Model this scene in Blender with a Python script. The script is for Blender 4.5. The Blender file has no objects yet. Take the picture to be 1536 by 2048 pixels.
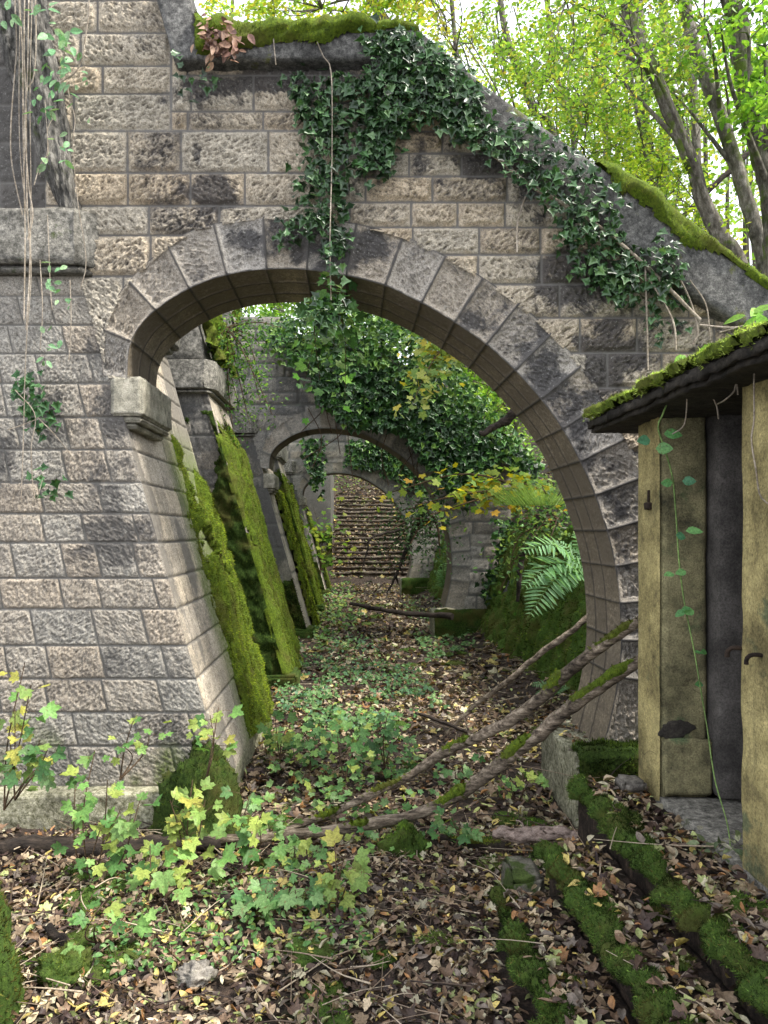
import bpy, math, random
import numpy as np
rng = np.random.default_rng(7)
random.seed(7)
D = bpy.data; S = bpy.context.scene; COL = S.collection
# ---------------------------------------------------------------- camera, world, sun
F, CX, CY, H = 1538.0, 705.0, 1062.0, 1.88          # focal length (px of a 1536x2048 frame), vanishing point, eye height
cam = D.cameras.new('camera'); co = D.objects.new('camera', cam); COL.objects.link(co); S.camera = co
co.location = (0, 0, H); co.rotation_euler = (math.radians(90), 0, 0)
cam.sensor_width = 36; cam.lens = 36 * F / 2048; cam.shift_x = (768 - CX) / 2048; cam.shift_y = (CY - 1024) / 2048
cam.clip_end = 500; cam.clip_start = 0.05
w = D.worlds.new('World'); S.world = w; w.use_nodes = True
nt = w.node_tree; bg = nt.nodes['Background']
sky = nt.nodes.new('ShaderNodeTexSky'); sky.sky_type = 'NISHITA'; sky.sun_disc = False
SUN_EL, SUN_AZ = math.radians(54), math.radians(106)   # azimuth measured from +Y towards +X
sky.sun_elevation = SUN_EL; sky.sun_rotation = SUN_AZ; sky.dust_density = 4.0; sky.air_density = 1.0
mx = nt.nodes.new('ShaderNodeMix'); mx.data_type = 'RGBA'; mx.inputs[0].default_value = 0.8
mx.inputs[7].default_value = (10.8, 11.1, 11.9, 1)       # overcast veil over the blue
nt.links.new(sky.outputs[0], mx.inputs[6]); nt.links.new(mx.outputs[2], bg.inputs[0]); bg.inputs[1].default_value = 0.085
sl = D.lights.new('sun', 'SUN'); so = D.objects.new('sun', sl); COL.objects.link(so)
sl.energy = 3.0; sl.angle = math.radians(9); sl.color = (1, 0.95, 0.86)
sd = np.array([math.sin(SUN_AZ) * math.cos(SUN_EL), math.cos(SUN_AZ) * math.cos(SUN_EL), math.sin(SUN_EL)])
from mathutils import Vector
so.rotation_euler = Vector(sd).to_track_quat('Z', 'Y').to_euler(); so.location = (6, 2, 12)
vs = S.view_settings; vs.view_transform = 'Standard'; vs.look = 'None'; vs.gamma = 1; vs.exposure = 1.45
S.cycles.use_denoising = True; S.cycles.max_bounces = 7; S.cycles.diffuse_bounces = 4; S.cycles.transmission_bounces = 4

# ---------------------------------------------------------------- helpers
def W(px, py, Y):
    px, py, Y = np.broadcast_arrays(np.asarray(px, float), np.asarray(py, float), np.asarray(Y, float))
    return np.stack([(px - CX) * Y / F, Y, H - (py - CY) * Y / F], -1)
def X5(px, Y=5.0): return (px - CX) * Y / F
def Z5(py, Y=5.0): return H - (py - CY) * Y / F
def ss(a, b, x): t = np.clip((x - a) / (b - a), 0, 1); return t * t * (3 - 2 * t)
def _h(ix, iy, iz, s):
    n = (ix * 374761393 + iy * 668265263 + iz * 2147483647 + s * 974711) & 0xffffffff
    n = ((n ^ (n >> 13)) * 1274126177) & 0xffffffff
    n = ((n ^ (n >> 16)) * 2246822519) & 0xffffffff
    return ((n ^ (n >> 13)) & 0xffff) / 65535.0
def vn(x, y, z=0.0, s=0):
    x, y, z = np.broadcast_arrays(np.asarray(x, float), np.asarray(y, float), np.asarray(z, float))
    ix, iy, iz = (np.floor(a).astype(np.int64) for a in (x, y, z))
    fx, fy, fz = x - ix, y - iy, z - iz
    fx, fy, fz = (a * a * (3 - 2 * a) for a in (fx, fy, fz))
    def L(a, b, t): return a + (b - a) * t
    c = lambda i, j, k: _h(ix + i, iy + j, iz + k, s)
    return L(L(L(c(0,0,0), c(1,0,0), fx), L(c(0,1,0), c(1,1,0), fx), fy), L(L(c(0,0,1), c(1,0,1), fx), L(c(0,1,1), c(1,1,1), fx), fy), fz)
def fbm(x, y, z=0.0, o=4, s=0):
    r = 0; a = .5; t = 0
    for i in range(o):
        r = r + a * vn(np.asarray(x) * 2**i, np.asarray(y) * 2**i, np.asarray(z) * 2**i, s + i); t += a; a *= .5
    return r / t
def inpoly(x, y, poly):
    poly = np.asarray(poly, float); r = np.zeros(np.shape(x), bool); j = len(poly) - 1
    for i in range(len(poly)):
        xi, yi = poly[i]; xj, yj = poly[j]
        if yi != yj: r ^= ((yi > y) != (yj > y)) & (x < (xj - xi) * (y - yi) / (yj - yi) + xi)
        j = i
    return r
def resample(pts, n):
    p = np.asarray(pts, float); d = np.r_[0, np.cumsum(np.linalg.norm(np.diff(p, axis=0), axis=1))]
    # smooth by Catmull-Rom, then equal arc length
    P = np.vstack([2*p[0]-p[1], p, 2*p[-1]-p[-2]]); out = []
    for i in range(1, len(P) - 2):
        for t in np.linspace(0, 1, 12, endpoint=False):
            out.append(.5*((2*P[i]) + (-P[i-1]+P[i+1])*t + (2*P[i-1]-5*P[i]+4*P[i+1]-P[i+2])*t*t + (-P[i-1]+3*P[i]-3*P[i+1]+P[i+2])*t**3))
    out.append(p[-1]); q = np.array(out); d = np.r_[0, np.cumsum(np.linalg.norm(np.diff(q, axis=0), axis=1))]
    s = np.linspace(0, d[-1], n)
    return np.stack([np.interp(s, d, q[:, k]) for k in range(q.shape[1])], -1)
def nrm(a): return a / np.maximum(np.linalg.norm(a, axis=-1, keepdims=True), 1e-9)

LOC = {}
class MB:
    def __init__(s): s.V = []; s.Fs = []; s.n = 0; s.A = {}
    def add(s, V, Fc, **at):
        V = np.asarray(V, float).reshape(-1, 3); Fc = np.asarray(Fc, np.int64)
        s.V.append(V); s.Fs.append(Fc + s.n)
        for k in set(list(at) + list(s.A)):
            a = at.get(k); dim = None
            if k not in s.A: s.A[k] = []
            s.A[k].append((s.n, len(V), a))
        s.n += len(V); return s
    def build(s, name, mat, parent=None, smooth=True, origin=None):
        V = np.concatenate(s.V)
        if parent is not None: o0 = np.array(LOC[parent.name])
        elif origin is not None: o0 = np.array(origin, float)
        else: o0 = np.array([V[:, 0].mean(), V[:, 1].mean(), V[:, 2].min()])
        me = D.meshes.new(name); me.vertices.add(len(V)); me.vertices.foreach_set('co', (V - o0).astype(np.float32).ravel())
        tot = np.concatenate([np.full(len(f), f.shape[1]) for f in s.Fs]); idx = np.concatenate([f.ravel() for f in s.Fs])
        me.loops.add(len(idx)); me.loops.foreach_set('vertex_index', idx.astype(np.int32))
        me.polygons.add(len(tot)); me.polygons.foreach_set('loop_start', np.r_[0, np.cumsum(tot)[:-1]].astype(np.int32))
        for k, L in s.A.items():
            d3 = any(a is not None and np.ndim(a) >= 1 and np.shape(a)[-1] == 3 and k == 'col' for _, _, a in L)
            if d3:
                arr = np.ones((len(V), 4), np.float32)
                for st, n, a in L:
                    if a is not None: arr[st:st+n, :3] = a
                at = me.attributes.new(k, 'FLOAT_COLOR', 'POINT'); at.data.foreach_set('color', arr.ravel())
            else:
                arr = np.zeros(len(V), np.float32)
                for st, n, a in L:
                    if a is not None: arr[st:st+n] = np.ravel(a)
                at = me.attributes.new(k, 'FLOAT', 'POINT'); at.data.foreach_set('value', arr)
        me.update(calc_edges=True)
        if smooth: me.polygons.foreach_set('use_smooth', np.ones(len(tot), bool))
        if mat: me.materials.append(mat)
        ob = D.objects.new(name, me); COL.objects.link(ob)
        if parent is not None: ob.parent = parent; LOC[ob.name] = LOC[parent.name]
        else: ob.location = o0; LOC[ob.name] = tuple(o0)
        return ob
def thing(name, label, cat, loc, group=None):
    o = D.objects.new(name, None); COL.objects.link(o); o.location = loc; LOC[o.name] = tuple(loc)
    o.empty_display_size = .1
    return tag(o, label, cat, group)
def tag(o, label=None, cat=None, group=None, kind=None):
    if label: o['label'] = label
    if cat: o['category'] = cat
    if group: o['group'] = group
    if kind: o['kind'] = kind
    return o
def gridF(nu, nv, keep=None, flip=False):
    i, j = np.meshgrid(np.arange(nu - 1), np.arange(nv - 1), indexing='ij')
    a = i * nv + j; f = np.stack([a, a + nv, a + nv + 1, a + 1], -1).reshape(-1, 4)
    if flip: f = f[:, ::-1]
    return f if keep is None else f[keep.ravel()]
def compact(V, Fc, at):
    u = np.unique(Fc); m = np.full(len(V), -1); m[u] = np.arange(len(u))
    return V[u], m[Fc], {k: np.ravel(a)[u] for k, a in at.items()}
def tube(mb, pts, r, n=7, rough=0.0, col=None, cap=True, seg=None, **at):
    p = np.asarray(pts, float)
    if seg: 
        k = len(p); p = resample(p, seg); r = np.interp(np.linspace(0, 1, seg), np.linspace(0, 1, len(np.atleast_1d(r))) if np.ndim(r) else [0, 1], r if np.ndim(r) else [r, r])
    r = np.broadcast_to(np.asarray(r, float), (len(p),)) if np.ndim(r) == 0 else np.interp(np.linspace(0, 1, len(p)), np.linspace(0, 1, len(r)), r)
    t = nrm(np.gradient(p, axis=0)); up = np.array([0.13, 0.31, .94]); a = nrm(np.cross(t, up)); b = np.cross(t, a)
    th = np.arange(n) * 2 * np.pi / n
    R = r[:, None] * np.ones(n)
    if rough:
        q = p[:, None, :] + R[..., None] * (np.cos(th)[:, None] * a[:, None, :] + np.sin(th)[:, None] * b[:, None, :])
        R = R * (1 + rough * (fbm(q[..., 0]*14, q[..., 1]*14, q[..., 2]*14, 3) - .5) * 2)
    V = (p[:, None, :] + R[..., None] * (np.cos(th)[:, None] * a[:, None, :] + np.sin(th)[:, None] * b[:, None, :])).reshape(-1, 3)
    i, j = np.meshgrid(np.arange(len(p) - 1), np.arange(n), indexing='ij'); j2 = (j + 1) % n
    Fc = np.stack([i*n+j, i*n+j2, (i+1)*n+j2, (i+1)*n+j], -1).reshape(-1, 4)
    if col is not None: at['col'] = np.broadcast_to(col, (len(V), 3))
    mb.add(V, Fc, **at)
    if cap:
        V2 = V[-n:]; at2 = {k: (a[-n:] if np.ndim(a) else a) for k, a in at.items()}
        mb.add(V2, np.arange(n)[None, :], **at2)
        V2 = V[:n]; at2 = {k: (a[:n] if np.ndim(a) else a) for k, a in at.items()}
        mb.add(V2, np.arange(n)[::-1][None, :], **at2)
    return mb
def rough_box(mb, x0, x1, y0, y1, z0, z1, res=.03, amp=.006, fr=9, round_=.012, skip='', warp=None, **at):
    nx, ny, nz = (max(2, int(abs(b - a) / res) + 1) for a, b in ((x0, x1), (y0, y1), (z0, z1)))
    def face(A, B, C0, ax):
        a, b = np.meshgrid(A, B, indexing='ij'); c = np.full_like(a, C0)
        return {'x': np.stack([c, a, b], -1), 'y': np.stack([a, c, b], -1), 'z': np.stack([a, b, c], -1)}[ax]
    X, Y, Z = np.linspace(x0, x1, nx), np.linspace(y0, y1, ny), np.linspace(z0, z1, nz)
    for nm, P, fl in (('-x', face(Y, Z, x0, 'x'), True), ('+x', face(Y, Z, x1, 'x'), False), ('-y', face(X, Z, y0, 'y'), False),
                      ('+y', face(X, Z, y1, 'y'), True), ('-z', face(X, Y, z0, 'z'), True), ('+z', face(X, Y, z1, 'z'), False)):
        if nm in skip.split(): continue
        # round the edges a little
        c = np.array([(x0+x1)/2, (y0+y1)/2, (z0+z1)/2]); hf = np.abs(np.array([x1-x0, y1-y0, z1-z0]))/2
        q = P - c; e = np.sum((hf - np.abs(q)) < 1e-6, -1); P = P - np.sign(q) * (e[..., None] > 1) * ((hf - np.abs(q)) < 1e-6) * round_
        n = np.stack([fbm(P[..., 0]*fr, P[..., 1]*fr, P[..., 2]*fr, 3, s) - .5 for s in (1, 21, 41)], -1)
        P = P + n * 2 * amp
        if warp: P = warp(P)
        s_ = P.shape; mb.add(P.reshape(-1, 3), gridF(s_[0], s_[1], flip=fl), **at)
    return mb
# leaf templates: tip along +y, normal +z, unit size
def fan(pts, fold=.12):
    v = np.array([(0, .0, 0)] + [(x, y, fold * abs(x) - .10 * y * y) for x, y in pts]); n = len(pts)
    return v, np.array([(0, i, i + 1) for i in range(1, n)] + [(0, n, 1)])
def mirror(h): return h + [(-x, y) for x, y in reversed(h) if abs(x) > 1e-6]
MAPLE = fan(mirror([(.76 * r * math.sin(math.radians(t)), .76 * r * math.cos(math.radians(t))) for t, r in
             ((0, 1), (8, .84), (13, .87), (19, .68), (26, .60), (35, .74), (40, .76), (48, .92), (56, .75), (61, .73), (74, .50), (87, .53), (99, .63), (112, .47), (138, .30), (162, .14))]), .14)
IVY = fan([(.0, .06), (.26, -.10), (.30, .10), (.54, .22), (.30, .46), (.20, .60), (.0, 1.0), (-.20, .60), (-.30, .46), (-.54, .22), (-.30, .10), (-.26, -.10)], .18)
OVAL = fan([(.0, -.02), (.22, .2), (.27, .45), (.16, .78), (.0, 1.0), (-.16, .78), (-.27, .45), (-.22, .2)], .25)
LANCE = fan([(.0, -.02), (.10, .2), (.13, .5), (.08, .8), (.0, 1.0), (-.08, .8), (-.13, .5), (-.10, .2)], .3)
RHOMB = (np.array([(0, 0, 0), (.3, .5, .1), (0, 1, 0), (-.3, .5, .1)]), np.array([(0, 1, 2), (0, 2, 3)]))
BLADE = (np.array([(-.12, 0, 0), (.12, 0, 0), (0, 1, .0)]), np.array([(0, 1, 2)]))
def scatter(mb, tpl, P, N, T, sc, col, curl=0.0, jit=.25, aspect=None):
    P, N, T = (np.asarray(a, float) for a in (P, N, T)); m = len(P)
    if m == 0: return mb
    N = nrm(N); T = nrm(T - N * np.sum(T * N, -1, keepdims=True)); Xa = np.cross(T, N)
    v, f = tpl; sc = np.broadcast_to(sc, (m,)); vv = np.broadcast_to(v, (m,) + v.shape).copy()
    if curl:
        c = rng.uniform(-.3, 1, m)[:, None] * curl
        vv[..., 2] += c * (vv[..., 0]**2 * 1.6 - (vv[..., 1] - .4)**2 * .8) + rng.uniform(-.06, .06, vv.shape[:2]) * curl
    if aspect is not None: vv[..., 0] *= np.broadcast_to(aspect, (m,))[:, None]
    out = P[:, None, :] + sc[:, None, None] * (vv[..., :1] * Xa[:, None, :] + vv[..., 1:2] * T[:, None, :] + vv[..., 2:] * N[:, None, :])
    col = np.broadcast_to(col, (m, 3)); k = len(v)
    C = np.repeat(col * (1 + rng.uniform(-jit, jit, (m, 1))), k, 0)
    Fc = (f[None] + (np.arange(m) * k)[:, None, None]).reshape(-1, f.shape[1])
    mb.add(out.reshape(-1, 3), Fc, col=np.clip(C, 0, 1)); return mb
def pick(pal, n, w=None):
    pal = np.array(pal, float); w = np.array(w, float) / sum(w) if w is not None else None
    return pal[rng.choice(len(pal), n, p=w)]
def rndv(n, s=1.0): return rng.normal(0, s, (n, 3))
def polypts(poly, n):
    p = np.array(poly, float); lo, hi = p.min(0), p.max(0); out = np.zeros((0, 2))
    while len(out) < n:
        q = rng.uniform(lo, hi, (n * 2 + 10, 2)); out = np.vstack([out, q[inpoly(q[:, 0], q[:, 1], p)]])
    return out[:n]

# ---------------------------------------------------------------- materials
def newmat(name):
    m = D.materials.new(name); m.use_nodes = True; n = m.node_tree; b = n.nodes['Principled BSDF']; return m, n, b
class NB:
    def __init__(s, n): s.n = n; s.geo = n.nodes.new('ShaderNodeNewGeometry')
    def noise(s, sc, det=5, rough=.6, vec=None, stretch=None):
        t = s.n.nodes.new('ShaderNodeTexNoise'); t.inputs['Scale'].default_value = sc; t.inputs['Detail'].default_value = det; t.inputs['Roughness'].default_value = rough
        src = vec or s.geo.outputs['Position']
        if stretch:
            mp = s.n.nodes.new('ShaderNodeMapping'); mp.inputs['Scale'].default_value = stretch; s.n.links.new(src, mp.inputs[0]); src = mp.outputs[0]
        s.n.links.new(src, t.inputs['Vector']); return t.outputs['Fac']
    def attr(s, name, col=False):
        t = s.n.nodes.new('ShaderNodeAttribute'); t.attribute_name = name; return t.outputs['Color' if col else 'Fac']
    def ramp(s, fac, stops):
        t = s.n.nodes.new('ShaderNodeValToRGB'); e = t.color_ramp.elements
        while len(e) < len(stops): e.new(.5)
        for i, (p, c) in enumerate(stops):
            e[i].position = p; e[i].color = (tuple(c) if np.ndim(c) else (c, c, c)) + (1,)
        s.n.links.new(fac, t.inputs[0]); return t.outputs[0]
    def mix(s, fac, a, b, mode='MIX'):
        t = s.n.nodes.new('ShaderNodeMix'); t.data_type = 'RGBA'; t.blend_type = mode
        for i, v in ((0, fac), (6, a), (7, b)):
            if hasattr(v, 'links'): s.n.links.new(v, t.inputs[i])
            else: t.inputs[i].default_value = v if i == 0 else tuple(v) + (1,)
        return t.outputs[2]
    def bump(s, h, bsdf, dist=.01, st=1.0):
        t = s.n.nodes.new('ShaderNodeBump'); t.inputs['Distance'].default_value = dist; t.inputs['Strength'].default_value = st
        s.n.links.new(h, t.inputs['Height']); s.n.links.new(t.outputs[0], bsdf.inputs['Normal'])
def mat_stone(name, light, warm, dark, mortar, bumpd=.012, lich=.35):
    m, n, b = newmat(name); k = NB(n)
    c = k.mix(k.attr('blk'), light, warm)
    c = k.mix(1.0, c, k.ramp(k.noise(95, 7, .8), [(.36, .30), (.50, .95), (.64, 1.35)]), 'MULTIPLY')
    c = k.mix(1.0, c, k.ramp(k.noise(6, 6, .7), [(.30, .70), (.70, 1.2)]), 'MULTIPLY')
    c = k.mix(1.0, c, k.ramp(k.attr('cav'), [(.10, .45), (.46, .96), (.85, 1.15)]), 'MULTIPLY')  # relief shading put into the colour: low pits darker, high spots lighter
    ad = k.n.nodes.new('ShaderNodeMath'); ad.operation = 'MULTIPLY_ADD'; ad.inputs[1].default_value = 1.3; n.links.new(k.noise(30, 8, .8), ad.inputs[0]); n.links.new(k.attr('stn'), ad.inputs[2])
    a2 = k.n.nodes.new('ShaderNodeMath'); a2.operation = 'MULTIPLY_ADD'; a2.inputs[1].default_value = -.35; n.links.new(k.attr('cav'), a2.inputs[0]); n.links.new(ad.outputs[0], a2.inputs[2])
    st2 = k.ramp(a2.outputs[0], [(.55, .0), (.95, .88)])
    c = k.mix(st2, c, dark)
    li = k.ramp(k.noise(75, 3, .65), [(.60, 0.0), (.66, lich)])
    c = k.mix(li, c, (.55, .55, .50))
    c = k.mix(k.attr('mor'), c, mortar)
    gm = k.mix(1.0, k.attr('mos'), k.ramp(k.noise(40, 5, .7), [(.3, .3), (.6, 1.0)]), 'MULTIPLY')
    c = k.mix(gm, c, (.10, .14, .03))
    n.links.new(c, b.inputs['Base Color']); b.inputs['Roughness'].default_value = .93; b.inputs['Specular IOR Level'].default_value = .2
    k.bump(k.noise(130, 8, .8), b, bumpd, 1); return m
def mat_moss(name, a, b_, c_, sc=14):
    m, n, b = newmat(name); k = NB(n)
    c = k.ramp(k.noise(sc * 4, 8, .8, stretch=(1, 1, .6)), [(.34, c_), (.48, b_), (.62, a)])
    c = k.mix(k.ramp(k.noise(3.3, 4, .6), [(.47, 0.0), (.62, .6)]), c, (.10, .08, .025))
    n.links.new(c, b.inputs['Base Color']); b.inputs['Roughness'].default_value = .95; b.inputs['Specular IOR Level'].default_value = .1
    b.inputs['Sheen Weight'].default_value = .1; b.inputs['Sheen Tint'].default_value = (.7, .9, .3, 1)
    k.bump(k.noise(120, 6, .8), b, .02, 1); return m
def mat_leaf(name, tr=.4, gloss=.35, rough=.45, blem=False):
    m, n, b = newmat(name); k = NB(n); c = k.attr('col', True)
    c2 = k.mix(1.0, c, k.ramp(k.noise(85, 6, .75), [(.34, .5), (.5, .95), (.66, 1.3)]), 'MULTIPLY')
    c2 = k.mix(k.ramp(k.noise(48, 5, .7), [(.60, 0.0), (.64, .75)]), c2, (.16, .10, .04)) if blem else c2
    n.links.new(c2, b.inputs['Base Color']); b.inputs['Roughness'].default_value = rough; b.inputs['Specular IOR Level'].default_value = gloss
    t = n.nodes.new('ShaderNodeBsdfTranslucent'); n.links.new(k.mix(1.0, c2, (1.0, 1.05, .55), 'MULTIPLY'), t.inputs[0])
    ms = n.nodes.new('ShaderNodeMixShader'); ms.inputs[0].default_value = tr
    n.links.new(b.outputs[0], ms.inputs[1]); n.links.new(t.outputs[0], ms.inputs[2]); n.links.new(ms.outputs[0], n.nodes['Material Output'].inputs[0]); return m
def mat_noise(name, stops, sc=12, det=6, bsc=60, bd=.008, rough=.9, stretch=None, moss=None, spec=.25, crack=0):
    m, n, b = newmat(name); k = NB(n)
    c = k.ramp(k.noise(sc, det, .68, stretch=stretch), stops)
    if moss: c = k.mix(k.ramp(k.noise(moss[0], 5, .65), [(moss[1], 0.0), (moss[1] + .08, 1.0)]), c, moss[2])
    if crack:
        vo = n.nodes.new('ShaderNodeTexVoronoi'); vo.feature = 'DISTANCE_TO_EDGE'; vo.inputs['Scale'].default_value = crack
        wv = n.nodes.new('ShaderNodeVectorMath'); wv.operation = 'MULTIPLY_ADD'; nz = n.nodes.new('ShaderNodeTexNoise'); nz.inputs['Scale'].default_value = 6; n.links.new(k.geo.outputs['Position'], nz.inputs['Vector'])
        n.links.new(nz.outputs['Color'], wv.inputs[0]); wv.inputs[1].default_value = (.35, .35, .35); n.links.new(k.geo.outputs['Position'], wv.inputs[2]); n.links.new(wv.outputs[0], vo.inputs['Vector'])
        cr = k.mix(1.0, k.ramp(vo.outputs['Distance'], [(.0, 1.0), (.012, .0)]), k.ramp(k.noise(1.7, 2), [(.55, 0.0), (.60, .7)]), 'MULTIPLY'); c = k.mix(cr, c, (.06, .05, .03))
        c = k.mix(k.ramp(k.noise(5, 9, .8, stretch=(2.5, 2.5, .5)), [(.55, 0.0), (.64, .4)]), c, (.13, .115, .065))
    c = k.mix(1.0, c, k.ramp(k.noise(max(90, bsc), 7, .8, stretch=stretch), [(.34, .42), (.5, .95), (.66, 1.4)]), 'MULTIPLY')
    c = k.mix(1.0, c, k.ramp(k.noise(2.6, 9, .72), [(.36, .45), (.5, .9), (.62, 1.25)]), 'MULTIPLY')
    n.links.new(c, b.inputs['Base Color']); b.inputs['Roughness'].default_value = rough; b.inputs['Specular IOR Level'].default_value = spec
    k.bump(k.noise(bsc, 7, .75, stretch=stretch), b, bd, .9); return m
M = {}
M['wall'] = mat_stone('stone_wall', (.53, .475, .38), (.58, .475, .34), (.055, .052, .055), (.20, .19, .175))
M['pier'] = mat_stone('stone_pier', (.41, .385, .335), (.45, .385, .305), (.10, .095, .09), (.22, .21, .19), lich=.3)
M['ring'] = mat_stone('stone_ring', (.42, .39, .345), (.46, .40, .32), (.07, .068, .07), (.09, .085, .08), lich=.45)
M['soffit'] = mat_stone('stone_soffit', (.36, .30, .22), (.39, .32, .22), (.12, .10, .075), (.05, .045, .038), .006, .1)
M['reveal'] = mat_stone('stone_reveal', (.52, .46, .38), (.55, .47, .36), (.14, .13, .115), (.15, .14, .125), .006, .2)
M['far'] = mat_stone('stone_far', (.36, .34, .30), (.40, .35, .28), (.09, .09, .09), (.14, .14, .13), .012, .3)
M['cope'] = mat_noise('coping_stone', [(.34, (.05, .05, .047)), (.5, (.12, .117, .11)), (.66, (.24, .235, .215))], 34, 9, 130, .01, moss=(5, .62, (.13, .14, .04)))
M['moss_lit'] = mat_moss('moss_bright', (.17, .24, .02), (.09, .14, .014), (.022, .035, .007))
M['moss_dk'] = mat_moss('moss_dark', (.07, .12, .02), (.03, .06, .012), (.008, .014, .005))  # darker moss species; shade of the camera-facing buttress faces is in the colour too
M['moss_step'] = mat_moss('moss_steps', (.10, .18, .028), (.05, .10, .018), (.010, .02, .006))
M['mossleaf'] = mat_leaf('moss_shoots', .25, .1, .8)
M['leaf'] = mat_leaf('canopy_leaf', .55, .25, .5)
M['ivy'] = mat_leaf('ivy_leaf', .18, .5, .38)
M['sap'] = mat_leaf('sapling_leaf', .35, .3, .5, True)
M['litter'] = mat_leaf('fallen_leaf', .12, .3, .55)
M['soil'] = mat_noise('soil', [(.3, (.016, .012, .010)), (.5, (.05, .036, .028)), (.68, (.13, .09, .065)), (.8, (.20, .15, .10))], 22, 9, 70, .03, moss=(2.2, .60, (.035, .05, .012)))
M['hill'] = mat_noise('hillside_soil', [(.3, (.03, .028, .012)), (.55, (.09, .09, .03)), (.75, (.14, .12, .06))], 8, 8, 40, .03)
M['bark'] = mat_noise('bark', [(.3, (.035, .03, .024)), (.5, (.13, .115, .09)), (.7, (.30, .28, .235))], 9, 8, 30, .02, stretch=(2.5, 2.5, .7), moss=(3.0, .52, (.085, .12, .02)))
M['bark_pale'] = mat_noise('pale_bark', [(.3, (.05, .045, .035)), (.5, (.16, .145, .115)), (.7, (.36, .34, .29))], 9, 8, 30, .015, stretch=(2.5, 2.5, .9), moss=(2.0, .53, (.09, .12, .025)))
M['log'] = mat_noise('fallen_wood', [(.36, (.035, .026, .02)), (.5, (.21, .165, .12)), (.64, (.46, .38, .29))], 14, 8, 40, .018, stretch=(.5, 2.6, 2.6))
M['logdark'] = mat_noise('dark_wet_wood', [(.3, (.012, .010, .009)), (.55, (.05, .038, .03)), (.75, (.12, .09, .07))], 14, 8, 40, .018, stretch=(.5, 2.6, 2.6))
M['birch'] = mat_noise('birch_bark', [(.38, (.06, .04, .03)), (.48, (.32, .24, .20)), (.66, (.52, .42, .36))], 12, 8, 40, .01, stretch=(1, 3, 3))
M['dead'] = mat_noise('dry_vine', [(.3, (.20, .16, .11)), (.7, (.50, .44, .36))], 20)
M['stem'] = mat_noise('stem', [(.3, (.05, .035, .02)), (.7, (.16, .10, .06))], 20)
M['gstem'] = mat_noise('green_stem', [(.3, (.12, .20, .06)), (.7, (.26, .38, .12))], 20)
M['plaster'] = mat_noise('yellow_plaster', [(.32, (.15, .125, .06)), (.45, (.34, .285, .125)), (.62, (.48, .405, .185))], 5, 10, 90, .012, moss=(4, .60, (.15, .165, .085)), crack=1.6)
M['plaster_g'] = mat_noise('greenish_plaster', [(.34, (.08, .075, .045)), (.5, (.27, .245, .13)), (.64, (.38, .34, .185))], 4.5, 10, 110, .014, moss=(3, .56, (.11, .15, .07)), crack=1.9)
M['conc'] = mat_noise('weathered_concrete', [(.34, (.07, .068, .055)), (.5, (.20, .19, .165)), (.64, (.36, .34, .29))], 26, 9, 90, .01, moss=(5, .64, (.07, .09, .03)))
M['corbel'] = mat_noise('pale_worn_stone', [(.3, (.14, .13, .10)), (.5, (.36, .34, .27)), (.7, (.50, .46, .38))], 16, 9, 130, .012)
M['stairs'] = mat_noise('leafy_stair_stone', [(.34, (.06, .05, .04)), (.5, (.15, .12, .095)), (.64, (.26, .21, .16))], 7, 9, 90, .02, moss=(3, .56, (.12, .14, .05)))
M['ribm'] = mat_noise('grooved_old_stone', [(.34, (.05, .05, .045)), (.5, (.19, .18, .16)), (.64, (.40, .38, .34))], 16, 10, 60, .03, stretch=(3.2, 3.2, .55), moss=(4, .60, (.08, .10, .03)))
M['plinthm'] = mat_noise('pale_green_stone', [(.36, (.11, .11, .06)), (.5, (.30, .29, .20)), (.62, (.46, .44, .33))], 34, 9, 90, .014)
M['mossrock'] = mat_noise('mossy_rock', [(.3, (.08, .075, .06)), (.7, (.26, .24, .19))], 18, moss=(6, .46, (.06, .09, .02)))
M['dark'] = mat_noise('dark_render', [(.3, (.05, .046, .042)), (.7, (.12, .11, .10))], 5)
M['roofdark'] = mat_noise('rotten_slab_edge', [(.3, (.012, .011, .010)), (.7, (.06, .052, .042))], 16)
M['rust'] = mat_noise('rusty_iron', [(.3, (.022, .016, .013)), (.7, (.07, .045, .03))], 60, rough=.8)
M['rock'] = mat_noise('stone_rock', [(.3, (.10, .09, .08)), (.7, (.36, .33, .28))], 18, moss=(7, .6, (.08, .10, .03)))
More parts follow.
